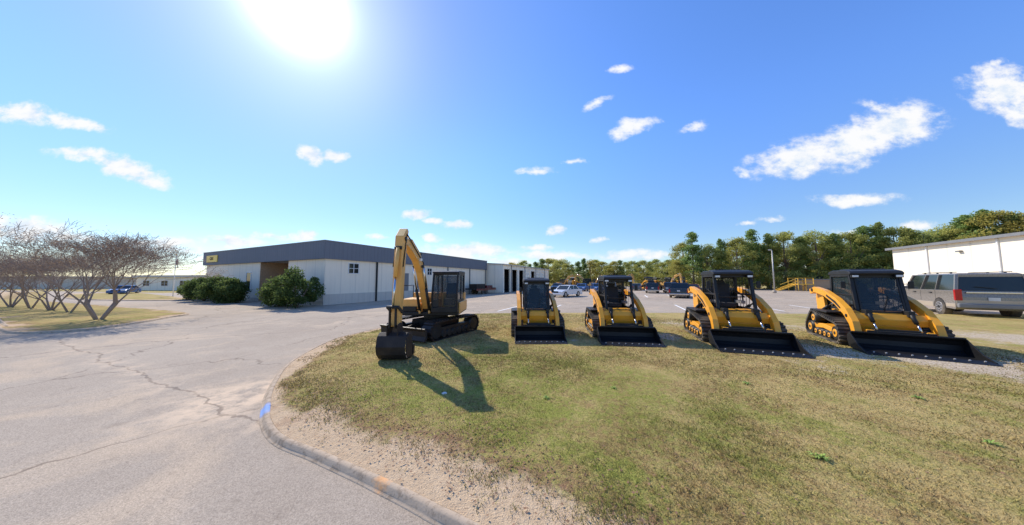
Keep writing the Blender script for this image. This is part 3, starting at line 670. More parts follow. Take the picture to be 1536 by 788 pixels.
# ------------------------------------------------------------ cars
def carpaint(name,c): return mat(name,c,0.28,0.15,var=0.04,coat=0.6,dust=0.1)
RIM=mat('alloy',(0.5,0.5,0.5),0.3,0.8); 
PLATE=mat('plate',(0.6,0.6,0.58),0.5)
def car(loc,rz,kind,paint,label,scale=1.0,detail=False,lower=None):
    dims={'sedan':(4.7,1.82,1.45,0.33,0.92),'suv':(4.6,1.85,1.66,0.36,1.0),'pickup':(5.5,1.95,1.75,0.38,1.06),'bigsuv':(5.75,2.02,2.02,0.41,1.22)}
    L,W,Ht,wr,belt=dims[kind]; hl=L/2; hw=W/2
    e=empty('parked_car',loc,rz,scale,label=label,category='car',group='vehicles parked in the lot')
    wy=[-0.31*L,0.30*L]; gz=0.28 if kind!='sedan' else 0.2
    if kind=='bigsuv': gz=0.36
    def arch(cy):
        a=[]
        for k in range(9):
            t=math.pi*k/8; a.append((cy-math.cos(t)*(wr+0.06),max(gz,wr*0.95+math.sin(t)*(wr+0.06)*0.98)))
        return a
    if kind=='sedan': top=[(-hl,gz+0.1),(-hl-0.02,0.5),(-hl+0.06,0.68),(-hl+0.5,0.80),(-0.19*L,belt),(0.34*L,belt+0.04),(hl-0.05,belt-0.0),(hl,0.72),(hl,0.4)]
    else: top=[(-hl,gz+0.1),(-hl-0.02,0.55),(-hl+0.04,belt-0.22),(-hl+0.3,belt-0.08),(-0.24*L,belt),(hl-0.05,belt),(hl,belt-0.3),(hl+0.02,0.45)]
    bot=[(hl-0.05,gz)]+arch(wy[1])[::-1]+arch(wy[0])[::-1]+[(-hl+0.08,gz)]
    m=M(); m.prism(top+bot,-hw,hw,paint)
    if kind=='sedan': g0,g1,t0,t1=-0.20*L,0.36*L,-0.06*L,0.22*L
    elif kind=='pickup': g0,g1,t0,t1=-0.23*L,0.14*L,-0.12*L,0.11*L
    else: g0,g1,t0,t1=-0.25*L,0.49*L,-0.14*L,0.455*L
    if kind=='bigsuv': g0,g1,t0,t1=-0.22*L,0.497*L,-0.12*L,0.475*L
    bx,tx=hw*0.95,hw*0.84; zt=Ht-0.06
    C=[(sx*bx,yy,belt-0.01) for sx in (-1,1) for yy in (g0,g1)]; T=[(sx*tx,yy,zt) for sx in (-1,1) for yy in (t0,t1)]
    for a,b in zip(C,T): m.beam(a,b,0.10,0.08,paint)
    mids=[0.36,0.66] if kind in('suv','bigsuv') else ([0.5] if kind=='sedan' else [0.45])
    for q in mids:
        for sx in (-1,1):
            m.beam((sx*bx,g0+(g1-g0)*q,belt),(sx*tx,t0+(t1-t0)*(q if kind!='sedan' else .5),zt),0.10,0.04,paint)
    vs=[(-tx,t0,zt),(tx,t0,zt),(tx,t1,zt),(-tx,t1,zt),(-tx+0.1,t0+0.15,Ht),(tx-0.1,t0+0.15,Ht),(tx-0.1,t1-0.1,Ht),(-tx+0.1,t1-0.1,Ht)]
    m.add(vs,[(0,3,2,1),(4,5,6,7),(0,1,5,4),(1,2,6,5),(2,3,7,6),(3,0,4,7)],paint)
    if kind=='bigsuv':
        m.b2(-tx,tx,t1-0.04,t1+0.012,zt-0.12,zt,paint)
    if lower:
        for s in (-1,1): 
            m.b2(s*(hw-0.01),s*(hw+0.012),wy[0]+wr+0.08,wy[1]-wr-0.08,gz+0.02,0.62,lower)
            m.b2(s*(hw-0.01),s*(hw+0.012),wy[1]+wr+0.08,hl,gz+0.1,0.62,lower)
        m.b2(-hw+0.02,hw-0.02,hl,hl+0.028,0.5,0.80,lower)
    if kind=='pickup':
        m.b2(-hw+0.12,hw-0.12,0.17*L,hl-0.1,belt-0.01,belt+0.004,BLK)
    body=m.obj('body',e,0.045)
    m=M(); i=0.012
    vs=[(-bx+i,g0+i,belt),(bx-i,g0+i,belt),(bx-i,g1-i,belt),(-bx+i,g1-i,belt),(-tx+i,t0+i,zt),(tx-i,t0+i,zt),(tx-i,t1-i,zt),(-tx+i,t1-i,zt)]
    m.add(vs,[(0,1,5,4),(1,2,6,5),(2,3,7,6),(3,0,4,7)],CGL); m.obj('window',e)
    for yy in wy:
        for s in (-1,1):
            if detail:
                m=M(); xo=s*(hw+0.01); xi=s*(hw-0.24)
                m.cyl((xi,yy,wr),(xo,yy,wr),wr,RUB,n=32); m.cyl((xo,yy,wr),(xo+s*0.012,yy,wr),wr*0.93,RUB,n=32,r1=wr*0.8)
                w=m.obj('wheel',e,0.015)
                m=M(); m.cyl((xo,yy,wr),(xo+s*0.02,yy,wr),wr*0.62,RIM,n=24); m.cyl((xo,yy,wr),(xo+s*0.04,yy,wr),wr*0.16,BLK,n=12)
                for k in range(8):
                    t=k*math.pi/4+0.2; m.cyl((xo+s*0.015,yy+math.cos(t)*wr*0.42,wr+math.sin(t)*wr*0.42),(xo+s*0.024,yy+math.cos(t)*wr*0.42,wr+math.sin(t)*wr*0.42),wr*0.09,BLK,n=8)
                m.obj('rim',w)
            else:
                m=M(); m.cyl((s*(hw-0.22),yy,wr),(s*(hw+0.005),yy,wr),wr,RUB,n=18); m.cyl((s*(hw-0.1),yy,wr),(s*(hw+0.02),yy,wr),wr*0.6,RIM,n=12); m.obj('wheel',e)
    zl=0.66 if kind=='sedan' else 0.82
    for s in (-1,1):
        m=M(); m.box((s*hw*0.76,-hl-0.0,zl),(0.36,0.08,0.14),LAMP); m.obj('headlight',e,0.02)
        m=M()
        if kind in('suv','bigsuv'): m.box((s*(hw-0.09),hl+0.0,belt-0.20),(0.20,0.12,0.50),REDL)
        elif kind=='pickup': m.box((s*(hw-0.08),hl,belt-0.25),(0.15,0.1,0.4),REDL)
        else: m.box((s*hw*0.78,hl-0.01,0.78),(0.34,0.08,0.14),REDL)
        m.obj('tail_light',e,0.015)
        m=M(); m.box((s*(hw+0.09),g0+0.35,belt+0.08),(0.18,0.1,0.14),paint); m.obj('mirror',e,0.02)
    m=M(); m.b2(-hw*0.5,hw*0.5,-hl-0.035,-hl+0.02,zl-0.12,zl+0.08,BLK); m.obj('grille',e,0.01)
    bm_=BLK if kind=='sedan' else CHR
    m=M(); m.b2(-hw+0.05,hw-0.05,-hl-0.09,-hl+0.05,gz+0.1,gz+0.3,paint if kind=='sedan' else bm_); m.obj('front_bumper',e,0.04)
    m=M(); m.b2(-hw+0.03,hw-0.03,hl-0.05,hl+0.16,gz+0.08,gz+0.28,paint if kind=='sedan' else (GREY if detail else bm_)); m.obj('rear_bumper',e,0.04)
    m=M(); m.b2(-0.15,0.15,hl+0.031,hl+0.045,zl-0.05,zl+0.1,PLATE); m.obj('licence_plate',e)
    if detail:
        m=M()
        for s in (-1,1):
            m.beam((s*tx*0.85,t0+0.5,Ht+0.05),(s*tx*0.85,t1-0.3,Ht+0.05),0.04,0.03,BLK)
            for q in (0.2,0.5,0.8): m.b2(s*tx*0.85-0.02,s*tx*0.85+0.02,t0+q*(t1-t0),t0+q*(t1-t0)+0.08,Ht-0.01,Ht+0.05,BLK)
        m.obj('roof_rack',e)
        for q in (0.02,0.36,0.66):
            for s in (-1,1):
                yy=g0+(g1-g0)*q
                m=M(); m.b2(s*(hw-0.004),s*(hw+0.003),yy-0.008,yy+0.008,0.64,belt-0.03,BLK); m.obj('door_seam',e)
                m=M(); m.box((s*(hw+0.02),yy+0.9,belt-0.14),(0.04,0.2,0.045),BLK); 
                if q<0.6: m.obj('door_handle',e,0.008)
        m=M(); m.beam((-0.1,hl+0.02,belt+0.1),(0.45,hl+0.0,belt+0.18),0.02,0.02,BLK); m.obj('rear_wiper',e)
        m=M(); m.b2(-hw*0.7,hw*0.7,hl+0.012,hl+0.04,belt-0.12,belt-0.05,CHR); m.obj('tailgate_trim',e,0.01)
    return e
GOLD=carpaint('pewter_paint',(0.23,0.205,0.175)); SILV=mat('lower_trim',(0.46,0.38,0.28),0.4,0.2)
WP=carpaint('white_car_paint',(0.75,0.75,0.73)); BLU=carpaint('blue_paint',(0.03,0.11,0.30)); BKP=carpaint('black_car_paint',(0.015,0.015,0.018)); RDP=carpaint('maroon_paint',(0.14,0.015,0.015)); GRP=carpaint('grey_car_paint',(0.12,0.125,0.13))
A=Vector((25.9,15.7)); hd=Vector((0.6,0.8)); rt=Vector((0.8,-0.6)); s=1.2
c=A+hd*(5.75/2*s)+rt*(1.01*s)
car((c.x,c.y,0.02),face(hd.x,hd.y),'bigsuv',GOLD,'big pewter grey suv with red tail lights and dusty sides',(1.2,1.2,1.27),True,SILV)
ud=Vector((0.426,0.905))
def pcar(px,py,kind,paint,label,toward=True,ang=0,s=1.05):
    x,y=G(px,py,0.02); d=-ud if toward else ud
    car((x,y+1.5,0.02),face(d.x,d.y)+ang,kind,paint,label,s)
pcar(853,446,'sedan',WP,'white sedan parked facing the lawn',True,R(-20))
pcar(876,437,'sedan',BLU,'bright blue sedan parked in lot')
pcar(899,437,'sedan',BLU,'dark blue sedan parked in lot',True,R(20))
pcar(921,436,'pickup',WP,'white pickup truck parked in lot')
pcar(960,436,'sedan',GRP,'grey sedan parked in lot',False)
pcar(985,440,'suv',BKP,'black suv parked in lot',False)
pcar(1014,440,'pickup',BKP,'black pickup truck parked in lot',True)
pcar(1032,447,'pickup',BKP,'dark pickup truck parked beside maroon car',False,R(-10))
pcar(1046,440,'sedan',RDP,'maroon sedan parked beside pickup truck',False)
pcar(165,442,'sedan',BLU,'small blue car parked near trees',True,R(60),0.95)
pcar(838,435,'sedan',GRP,'grey sedan parked near warehouse')

# ------------------------------------------------------------ buildings
def wallmat(name,col,sc_,stain=0.3,seam=0.3):
    m,nt,b=newmat(name)
    tc=nd(nt,'ShaderNodeTexCoord').outputs['Object']
    mp=nd(nt,'ShaderNodeVectorMath',{0:tc,1:(3,3,0.25)},operation='MULTIPLY').outputs[0]
    st=nz(nt,mp,1.2,5,0.7)
    c=mixc(nt,mth(nt,'MULTIPLY',sstep(nt,st,0.4,0.75),stain),col,[q*0.55 for q in col])
    sep=nd(nt,'ShaderNodeSeparateXYZ',{0:tc})
    s=mth(nt,'ADD',sep.outputs[0],sep.outputs[1])
    rib=mth(nt,'PINGPONG',mth(nt,'MULTIPLY',s,sc_),0.5)
    gro=mth(nt,'SUBTRACT',1.0,sstep(nt,rib,0.0,0.08))
    c=mixc(nt,mth(nt,'MULTIPLY',gro,seam),c,[q*0.4 for q in col])
    nt.links.new(c,b.inputs['Base Color']); b.inputs['Roughness'].default_value=0.7
    b.inputs['Specular IOR Level'].default_value=0.3
    bp=nd(nt,'ShaderNodeBump',{'Height':rib,'Strength':0.4,'Distance':0.03}); nt.links.new(bp.outputs[0],b.inputs['Normal'])
    return m
WALL=wallmat('cream_panel',(0.92,0.81,0.63),0.7,0.15,0.2); FASC=wallmat('slate_metal',(0.17,0.185,0.21),2.5,0.25,0.35); BASEM=wallmat('block_base',(0.62,0.56,0.47),1.6,.3,.2)
WALL2=wallmat('white_panel',(0.94,0.84,0.67),0.5,0.2,0.25); TANB=mat('tan_brick',(0.45,0.30,0.18),0.9,var=0.3,scale=8); ROOF=mat('roof_metal',(0.5,0.48,0.45),0.5,0.1)
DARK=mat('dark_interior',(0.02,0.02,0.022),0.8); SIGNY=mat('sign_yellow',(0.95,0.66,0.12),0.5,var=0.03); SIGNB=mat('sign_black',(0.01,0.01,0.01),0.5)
rzb=math.atan2(0.905,0.426)
e=empty('office_building',(-16.3,23.2,0.0),rzb,1.0,label='cream office building with dark slate metal fascia and entrance recess',category='building')
LX,LY=27.0,24.7
m=M()
m.b2(0,LX,0,5.8,0.0,4.1,WALL); m.b2(0,LX,11.2,LY,0,4.1,WALL); m.b2(3.0,LX,5.8,11.2,0,4.1,TANB)
m.b2(0.01,3.0,5.75,5.85,0,4.1,TANB); m.b2(0.01,3.0,11.12,11.25,0,4.1,TANB)
m.obj('wall',e)
m=M(); m.b2(-0.05,LX+0.02,-0.05,0.0,0.0,0.95,BASEM); m.b2(-0.05,0.0,-0.05,5.8,0,0.35,BASEM); m.b2(-0.05,0.0,11.2,LY,0,0.35,BASEM); m.obj('base_course',e)
m=M(); f=0.22
m.b2(-f,LX+0.3,-f,0.3,4.05,5.6,FASC); m.b2(-f,0.3,0.3,LY+0.2,4.05,5.6,FASC); m.b2(-f,LX+0.3,LY+0.2,LY+0.5,4.05,5.6,FASC); m.b2(0.3,LX+0.3,0.3,LY+0.2,4.05,4.9,ROOF)
fa=m.obj('fascia',e)
m=M(); m.b2(-f-0.03,LX+0.33,-f-0.03,0.33,5.6,5.68,GREY); m.b2(-f-0.03,0.33,0.33,LY+0.5,5.6,5.68,GREY); m.obj('coping',fa)
m=M(); m.b2(0.3,3.0,5.85,11.12,0,0.08,CONC); m.obj('entrance_step',e)
def window(parent,x0,x1,y0,y1,z0,z1,grid=2,axis='x'):
    w=M(); 
    if axis=='x': w.b2(x0,x1,y0-0.03,y0-0.01,z0,z1,CGL)
    else: w.b2(x0-0.03,x0-0.01,y0,y1,z0,z1,CGL)
    o=w.obj('window',parent); fr=M(); t=0.06
    if axis=='x':
        fr.b2(x0-t,x1+t,y0-0.06,y0-0.002,z0-t,z0,WHT); fr.b2(x0-t,x1+t,y0-0.06,y0-0.002,z1,z1+t,WHT)
        for k in range(grid+1):
            xx=x0+(x1-x0)*k/grid; fr.b2(xx-t/2,xx+t/2,y0-0.055,y0-0.004,z0,z1,WHT)
        fr.b2(x0,x1,y0-0.05,y0-0.032,(z0+z1)/2-0.02,(z0+z1)/2+0.02,WHT)
    else:
        fr.b2(x0-0.06,x0-0.002,y0-t,y1+t,z0-t,z0,WHT); fr.b2(x0-0.06,x0-0.002,y0-t,y1+t,z1,z1+t,WHT)
        for k in range(grid+1):
            yy=y0+(y1-y0)*k/grid; fr.b2(x0-0.055,x0-0.004,yy-t/2,yy+t/2,z0,z1,WHT)
    fr.obj('window_frame',o)
window(e,2.1,3.1,0,0,2.85,3.75,2)
window(e,12.5,13.3,0,0,2.9,3.7,2)
window(e,0,0,13.0,14.0,1.0,3.0,1,'y')
m=M(); m.b2(2.95,2.99,7.2,9.6,0.1,2.5,CGL); d=m.obj('door',e)
m=M()
for yy in (7.15,8.4,9.6): m.b2(2.92,3.0,yy-0.05,yy+0.05,0.08,2.55,GREY)
m.b2(2.92,3.0,7.2,9.6,2.5,2.6,GREY); m.obj('door_frame',d)
m=M(); m.b2(8.4,9.4,-0.055,-0.0,0.96,3.0,GREY); m.obj('door',e)
for xx in (5.0,10.8,16.5,22.0,26.9):
    m=M(); m.b2(xx,xx+0.14,-0.16,-0.052,0.0,4.1,BLK if xx in(5.0,) else GREY); m.obj('downpipe',e)
m=M(); m.b2(-f-0.08,-f-0.01,20.9,23.9,4.4,5.2,SIGNY); sg=m.obj('sign_panel',e)
def text(body,parent,loc,rot,size,mt,name='sign_lettering'):
    cu=bpy.data.curves.new(name,'FONT'); cu.body=body; cu.size=size; cu.extrude=0.01; cu.align_x='CENTER'; cu.align_y='CENTER'; cu.offset=0.012*size
    t=bpy.data.objects.new('tmp',cu); COL.objects.link(t)
    dg=bpy.context.evaluated_depsgraph_get(); me=bpy.data.meshes.new_from_object(t.evaluated_get(dg)); bpy.data.objects.remove(t)
    me.materials.clear(); me.materials.append(mt); o=bpy.data.objects.new(name,me); COL.objects.link(o); o.parent=parent; o.location=loc; o.rotation_euler=rot
    return o
text('CAT',sg,(-f-0.10,22.4,4.80),(R(90),0,R(-90)),0.5,SIGNB)
w=empty('warehouse',(-16.3,23.2,0.0),rzb,1.0,label='long white metal warehouse with tall service bay openings',category='building')
m=M(); y0=-3.3; y1=20; X0,X1=27.6,54.0; ht=5.1
m.b2(X0,X0+0.25,y0,y1,0,ht,WALL2); m.b2(X1-0.25,X1,y0,y1,0,ht,WALL2); m.b2(X0,X1,y1-0.25,y1,0,ht,WALL2)
m.b2(X0+0.25,X1-0.25,y0,y0+0.25,4.2,ht,WALL2)
nb=8; bwid=(X1-X0)/nb
for i in range(nb+1):
    xx=X0+i*bwid; m.b2(max(X0+.25,xx-0.45),min(X1-.25,xx+0.45),y0+0.001,y0+0.25,0,4.2,WALL2)
wo=m.obj('wall',w)
m=M(); m.b2(X0+0.3,X1-0.3,y0+5,y0+5.1,0,4.9,DARK); m.b2(X0+0.3,X1-0.3,y0+0.3,y0+5,0.021,0.04,DARK); m.obj('bay_shade_backing',w)  # near-black panel and floor: shade inside the open bays put into the colour
for i in range(nb):
    if i in (3,5,6,7):
        xx=X0+i*bwid; m=M(); m.b2(xx+0.45,xx+bwid-0.45,y0+0.1,y0+0.14,0,4.2,WALL2)
        for k in range(1,6): m.b2(xx+0.45,xx+bwid-0.45,y0+0.09,y0+0.1,k*0.7,k*0.7+0.04,GREY)
        m.obj('bay_door',w)
m=M(); ym=(y0+y1)/2
vs=[(X0-0.2,y0-0.35,ht-0.02),(X1+0.2,y0-0.35,ht-0.02),(X1+0.2,ym,ht+0.8),(X0-0.2,ym,ht+0.8),(X0-0.2,y1+0.3,ht-0.02),(X1+0.2,y1+0.3,ht-0.02)]
vs+= [(a,b,c_-0.15 if i in(0,1,4,5) else c_-0.02) for i,(a,b,c_) in enumerate(vs)]
m.add(vs,[(0,1,2,3),(3,2,5,4),(6,9,8,7),(9,10,11,8),(0,6,7,1),(4,5,11,10),(0,3,9,6),(3,4,10,9),(1,7,8,2),(2,8,11,5)],ROOF); m.obj('roof',w)
m=M(); m.add([(X0+0.1,y0,ht),(X0+0.1,y1,ht),(X0+0.1,ym,ht+0.76)],[(0,1,2)],WALL2); m.obj('gable',w)
for i in range(1,nb,2):
    m=M(); xx=X0+i*bwid; m.b2(xx-0.06,xx+0.06,y0-0.12,y0-0.001,0,ht-0.1,GREY); m.obj('downpipe',w)
w2=empty('storage_building',(46.3,32.3,0.0),math.atan2(-10.3,-4.4),1.0,label='white metal storage building with grey roof edge',category='building')
m=M(); m.b2(0,45,0,25,0,5.9,WALL2); m.obj('wall',w2)
m=M(); m.b2(-0.3,45.3,-0.35,25.3,5.9,6.05,ROOF); m.b2(-0.3,45.3,-0.42,-0.352,5.82,6.08,GREY); m.obj('roof_edge',w2)
for k in range(6):
    m=M(); m.b2(4+k*6,4.12+k*6,-0.1,-0.001,0,5.8,WHT); m.obj('downpipe',w2)
m=M(); m.b2(7,7.35,-0.25,-0.002,4.9,5.05,GREY); m.obj('wall_light',w2,0.02)
w3=empty('low_building',(-72,58,0),R(-8),1.0,label='low white flat roofed building beyond the trees',category='building')
m=M(); m.b2(-12,13,0,12,0,2.9,WALL2); m.obj('wall',w3)
m=M(); m.b2(-12.5,13.5,-0.5,12.5,2.9,3.3,ROOF); m.obj('roof',w3)
for k in range(5):
    window(w3,-10+k*5,-8.2+k*5,0,0,1.0,2.1,2)
w4=empty('low_building',(-120,68,0),R(5),1.0,label='low grey metal building behind the bare trees',category='building')
m=M(); m.b2(-20,16,0,14,0,2.9,BASEM); m.obj('wall',w4)
m=M(); m.b2(-20.5,16.5,-0.5,14.5,2.9,3.2,ROOF); m.obj('roof',w4)

e=empty('flagpole',(-45.5,36.0,0),0,1,label='tall white flagpole with limp flag',category='flagpole')
m=M(); m.cyl((0,0,0),(0,0,5.6),0.05,WHT,r1=0.03,n=10); m.cyl((0,0,5.6),(0,0,5.7),0.06,YEL,n=8); m.obj('pole',e)
FLAG=mat('flag_cloth',(0.35,0.27,0.30),0.8,var=0.6,scale=1.5)
m=M(); vs=[]
for i in range(9):
    for j in range(9):
        vs.append((0.04+i*0.04+0.02*math.sin(j),0.05*math.sin(i*1.3+j*0.4),5.45-j*0.13-i*0.08))
m.add(vs,[(i*9+j,i*9+j+1,(i+1)*9+j+1,(i+1)*9+j) for i in range(8) for j in range(8)],FLAG,True); m.obj('flag',e)

def lightpole(x,y,h):
    e=empty('street_lamp',(x,y,0),0,1,label='grey steel lot light on a tall pole',category='street lamp')
    m=M(); m.cyl((0,0,0),(0,0,h),0.11,STL,r1=0.07,n=12); m.cyl((0,0,0),(0,0,0.5),0.25,CONC,n=14); m.obj('pole',e)
    m=M(); m.beam((-0.1,0,h),(-0.5,-0.3,h+0.05),0.08,0.08,STL); m.box((-0.7,-0.4,h+0.06),(0.7,0.35,0.14),STL,(0,0,R(30))); m.obj('lamp_head',e,0.02)
x_,y_=G(1162,440); lightpole(x_,y_,2.15+45/400*y_)
x_=(1196-768)/400*54; y_=54
YEL2=mat('railing_yellow',(0.85,0.50,0.06),0.6)
e=empty('metal_stairs',(x_,y_,0),R(-10),1.2,label='yellow railed metal stairs and platform beside shed',category='stairs')
m=M()
m.b2(0,2.2,0,2,1.1,1.22,YEL2)
for a,b in ((0,0),(2.2,0),(0,2),(2.2,2),(1.1,0),(1.1,2)): m.beam((a,b,0),(a,b,2.2),0.07,0.07,YEL2)
m.obj('platform',e)
m=M()
for z in (1.7,2.2):
    m.beam((0,0,z),(2.2,0,z),0.06,0.06,YEL2); m.beam((0,2,z),(2.2,2,z),0.06,0.06,YEL2)
m.beam((0,0,2.2),(-2.6,0,1.1),0.06,0.06,YEL2); m.beam((0,0,1.7),(-2.6,0,0.6),0.06,0.06,YEL2); m.obj('railing',e)
m=M(); m.beam((0,0.5,1.1),(-2.6,0.5,0.05),0.08,0.2,YEL2); m.beam((0,1.5,1.1),(-2.6,1.5,0.05),0.08,0.2,YEL2)
for k in range(6): m.b2(-0.4-k*0.42,-0.1-k*0.42,0.5,1.5,0.95-k*0.17,0.99-k*0.17,YEL2)
m.obj('steps',e)
TANW=mat('tan_siding',(0.44,0.30,0.18),0.8)
e=empty('shed',(x_+4.0,y_+1,0),R(-10),1.0,label='small tan shed beside yellow stairs',category='shed')
m=M(); m.b2(-1.0,3.4,0,3,0,2.3,TANW); m.obj('wall',e)
m=M(); m.b2(-1.2,3.6,-0.2,3.2,2.3,2.45,GREY); m.obj('roof',e)
x_,y_=G(722,441)
e=empty('flatbed_trailer',(x_,y_,0),rzb,1,label='red and black flatbed trailer beside the office wall',category='trailer')
m=M(); m.b2(-3,3,-1,1,0.75,0.95,BLK); m.b2(-3,3,-1.05,-1.0,0.6,0.9,RDP); m.beam((3,0,0.8),(4.4,0,0.6),0.12,0.12,BLK); m.b2(-2.6,-0.2,-0.8,0.6,0.95,1.6,BRN); m.b2(0.6,2.4,-0.7,0.7,0.95,1.35,RDP); m.obj('deck',e)
for xx in (-1.0,0.0):
    for s_ in (-1,1):
        m=M(); m.cyl((xx,s_*0.8,0.4),(xx,s_*1.02,0.4),0.4,RUB,n=16); m.obj('wheel',e)

# ------------------------------------------------------------ foliage
def leaves(name,clusters,per,size,mt,parent,flat=0.75):
    n=len(clusters)*per; C=np.repeat(np.array([c[:3] for c in clusters]),per,0); Rr=np.repeat(np.array([c[3] for c in clusters]),per)
    d=np.random.normal(size=(n,3)); d/=np.linalg.norm(d,axis=1)[:,None]
    rad=Rr*np.random.rand(n)**0.45; P=C+d*rad[:,None]*np.array([1,1,flat])
    a=np.random.normal(size=(n,3)); a/=np.linalg.norm(a,axis=1)[:,None]; b=np.cross(a,np.random.normal(size=(n,3))); b/=np.linalg.norm(b,axis=1)[:,None]
    s=size*np.random.uniform(0.5,1.25,n)[:,None]
    V=np.stack([P-a*s*0.5,P+b*s*0.32,P+a*s*0.5,P-b*s*0.32],1).reshape(-1,3)
    me=bpy.data.meshes.new(name); me.vertices.add(4*n); me.vertices.foreach_set('co',V.ravel()); me.loops.add(4*n)
    me.loops.foreach_set('vertex_index',np.arange(4*n,dtype=np.int32)); me.polygons.add(n); me.polygons.foreach_set('loop_start',np.arange(0,4*n,4,dtype=np.int32)); me.update(calc_edges=True)
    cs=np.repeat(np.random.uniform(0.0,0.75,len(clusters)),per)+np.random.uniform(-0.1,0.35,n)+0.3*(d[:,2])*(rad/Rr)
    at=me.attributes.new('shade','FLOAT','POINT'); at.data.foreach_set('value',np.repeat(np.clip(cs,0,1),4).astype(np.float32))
    me.materials.append(mt); o=bpy.data.objects.new(name,me); COL.objects.link(o)
    if parent: o.parent=parent
    return o
def big_tree(kind,seed,h=12.0):
    random.seed(seed); np.random.seed(seed)
    e=empty('pine_tree' if kind=='pine' else 'oak_tree',(0,0,0),0,1)
    t=M(); lean=random.uniform(-0.3,0.3)
    t.cyl((0,0,0),(lean*0.5,0,h*0.45),0.22,BARK,r1=0.16,n=8); t.cyl((lean*0.5,0,h*0.45),(lean,0,h*0.92),0.16,BARK,r1=0.04,n=7)
    cl=[]
    if kind=='pine':
        for k in range(70):
            q=random.random()**0.9; z=h*(0.12+0.86*q); rr=(1-q)*0.20*h*random.uniform(0.4,1.1)+0.2; a=random.random()*6.28
            cl.append((math.cos(a)*rr+lean,math.sin(a)*rr,z,random.uniform(0.5,1.05)))
            if k%4==0: t.cyl((lean*0.7,0,z-0.3),(math.cos(a)*rr+lean,math.sin(a)*rr,z),0.05,BARK,r1=0.02,n=5)
        cl.append((lean,0,h*0.97,0.4))
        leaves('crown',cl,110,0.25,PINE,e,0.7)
    else:
        for k in range(105):
            u=random.uniform(-0.98,1); a=random.random()*6.28; s_=math.sqrt(1-u*u)*random.uniform(0.35,1.0)
            rr=h*0.29*s_*(1.15 if u<0 else 1.0); z=h*0.51+u*h*0.43
            cl.append((math.cos(a)*rr+lean,math.sin(a)*rr,z,random.uniform(0.5,1.15)))
            if k%5==0: t.cyl((lean*0.6,0,h*0.3+random.random()*h*0.15),(math.cos(a)*rr+lean,math.sin(a)*rr,z),0.08,BARK,r1=0.02,n=5)
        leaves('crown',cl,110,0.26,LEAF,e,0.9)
    t.obj('trunk',e)
    return e
protos=[big_tree('oak',11),big_tree('pine',12),big_tree('oak',13),big_tree('pine',14),big_tree('oak',15)]
used=set()
def put_tree(i,x,y,h,wf=1.0,lab=None):
    p=protos[i]
    if i in used: o=copy_tree(p)
    else: o=p; used.add(i)
    s_=h/12.0; o.location=(x,y,0); o.rotation_euler=(0,0,random.random()*6.28); o.scale=(s_*wf,s_*wf,s_)
    pine=i in (1,3)
    o['label']=lab or ('tall dark green pine in the wood edge' if pine else 'full green oak tree in the wood edge'); o['category']='tree'; o['group']='trees along the edge of the lot'
random.seed(3)
prof=[(1015,392),(1040,350),(1062,366),(1083,360),(1108,358),(1130,346),(1155,352),(1178,349),(1203,357),(1228,345),(1252,352),(1278,350),(1300,341),(1322,336),(1345,342),(1368,345),(1392,346),(1415,352),(1436,345),(1456,325),(1480,317),(1503,318),(1528,322),(1560,318),(1600,325)]
k=0
for px,top in prof:
    Y=70-(px-1015)/500*24; X=(px-768)/400*Y
    put_tree([0,1,2,3,4,1,3][k%7],X,Y,(2.15+(421-top)/400*Y)*1.04,random.uniform(0.9,1.15)); k+=1
    put_tree(random.randrange(5),X+random.uniform(2,5)+1,Y+random.uniform(5,10),(2.15+(421-top-4)/400*Y),random.uniform(1.0,1.3))
for i in range(30):
    px=768+i*9; Y=112+random.uniform(-12,16); X=(px-768)/400*Y
    put_tree([0,2,4,1,3][random.randrange(5)],X,Y,2.15+random.uniform(24,35)/400*Y,random.uniform(1.1,1.6))
for i in range(20):
    px=-60+i*19; Y=120+random.uniform(-8,14); X=(px-768)/400*Y
    put_tree(random.choice([0,2,4]),X,Y,2.15+random.uniform(3,9)/400*Y,random.uniform(1.3,2.0))
np.random.seed(5); random.seed(5)
cl=[]
for i in range(170):
    px=1010+random.random()*620; Y=67-(px-1015)/500*24+random.uniform(0,5); cl.append(((px-768)/400*Y,Y,random.uniform(0.3,3.6),random.uniform(0.9,1.8)))
for i in range(220):
    px=762+random.random()*270; Y=104+random.uniform(0,12); cl.append(((px-768)/400*Y,Y,random.uniform(0.3,5),random.uniform(1.2,2.2)))
o=leaves('undergrowth',cl,90,0.42,LEAF,None,0.9); o['kind']='stuff'
def shrub(x,y,w_,h_,lab,seed):
    random.seed(seed); np.random.seed(seed)
    e=empty('shrub',(x,y,0),0,1,label=lab,category='shrub',group='shrubs by the office entrance')
    cl=[]
    for k in range(60):
        u=random.uniform(-0.8,1); a=random.random()*6.28; s_=math.sqrt(max(0,1-u*u)); rr=(w_/2-0.35)*s_*random.uniform(0.6,1.0)
        cl.append((math.cos(a)*rr,math.sin(a)*rr,h_*0.45+u*h_*0.42,random.uniform(0.32,0.6)))
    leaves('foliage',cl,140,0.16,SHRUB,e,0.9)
    m=M()
    for k in range(5):
        a=k*1.3; m.cyl((0,0,0),(math.cos(a)*w_*0.25,math.sin(a)*w_*0.25,h_*0.6),0.05,BARK,r1=0.02,n=6)
    m.obj('stem',e)
sh=[((445,462),4.0,3.3,'large rounded green shrub at office corner'),((418,460),2.9,2.5,'rounded green shrub beside entrance'),((345,455),2.8,2.4,'green shrub near entrance wall'),((326,454),3.2,2.7,'large green shrub near entrance wall'),((305,452),3.2,2.6,'green shrub at end of wall'),((288,450),2.6,2.1,'green shrub at edge of lawn')]
for i,((px,py),w_,h_,lab) in enumerate(sh):
    x_,y_=G(px,py,0.0); shrub(x_,y_,w_,h_,lab,30+i)
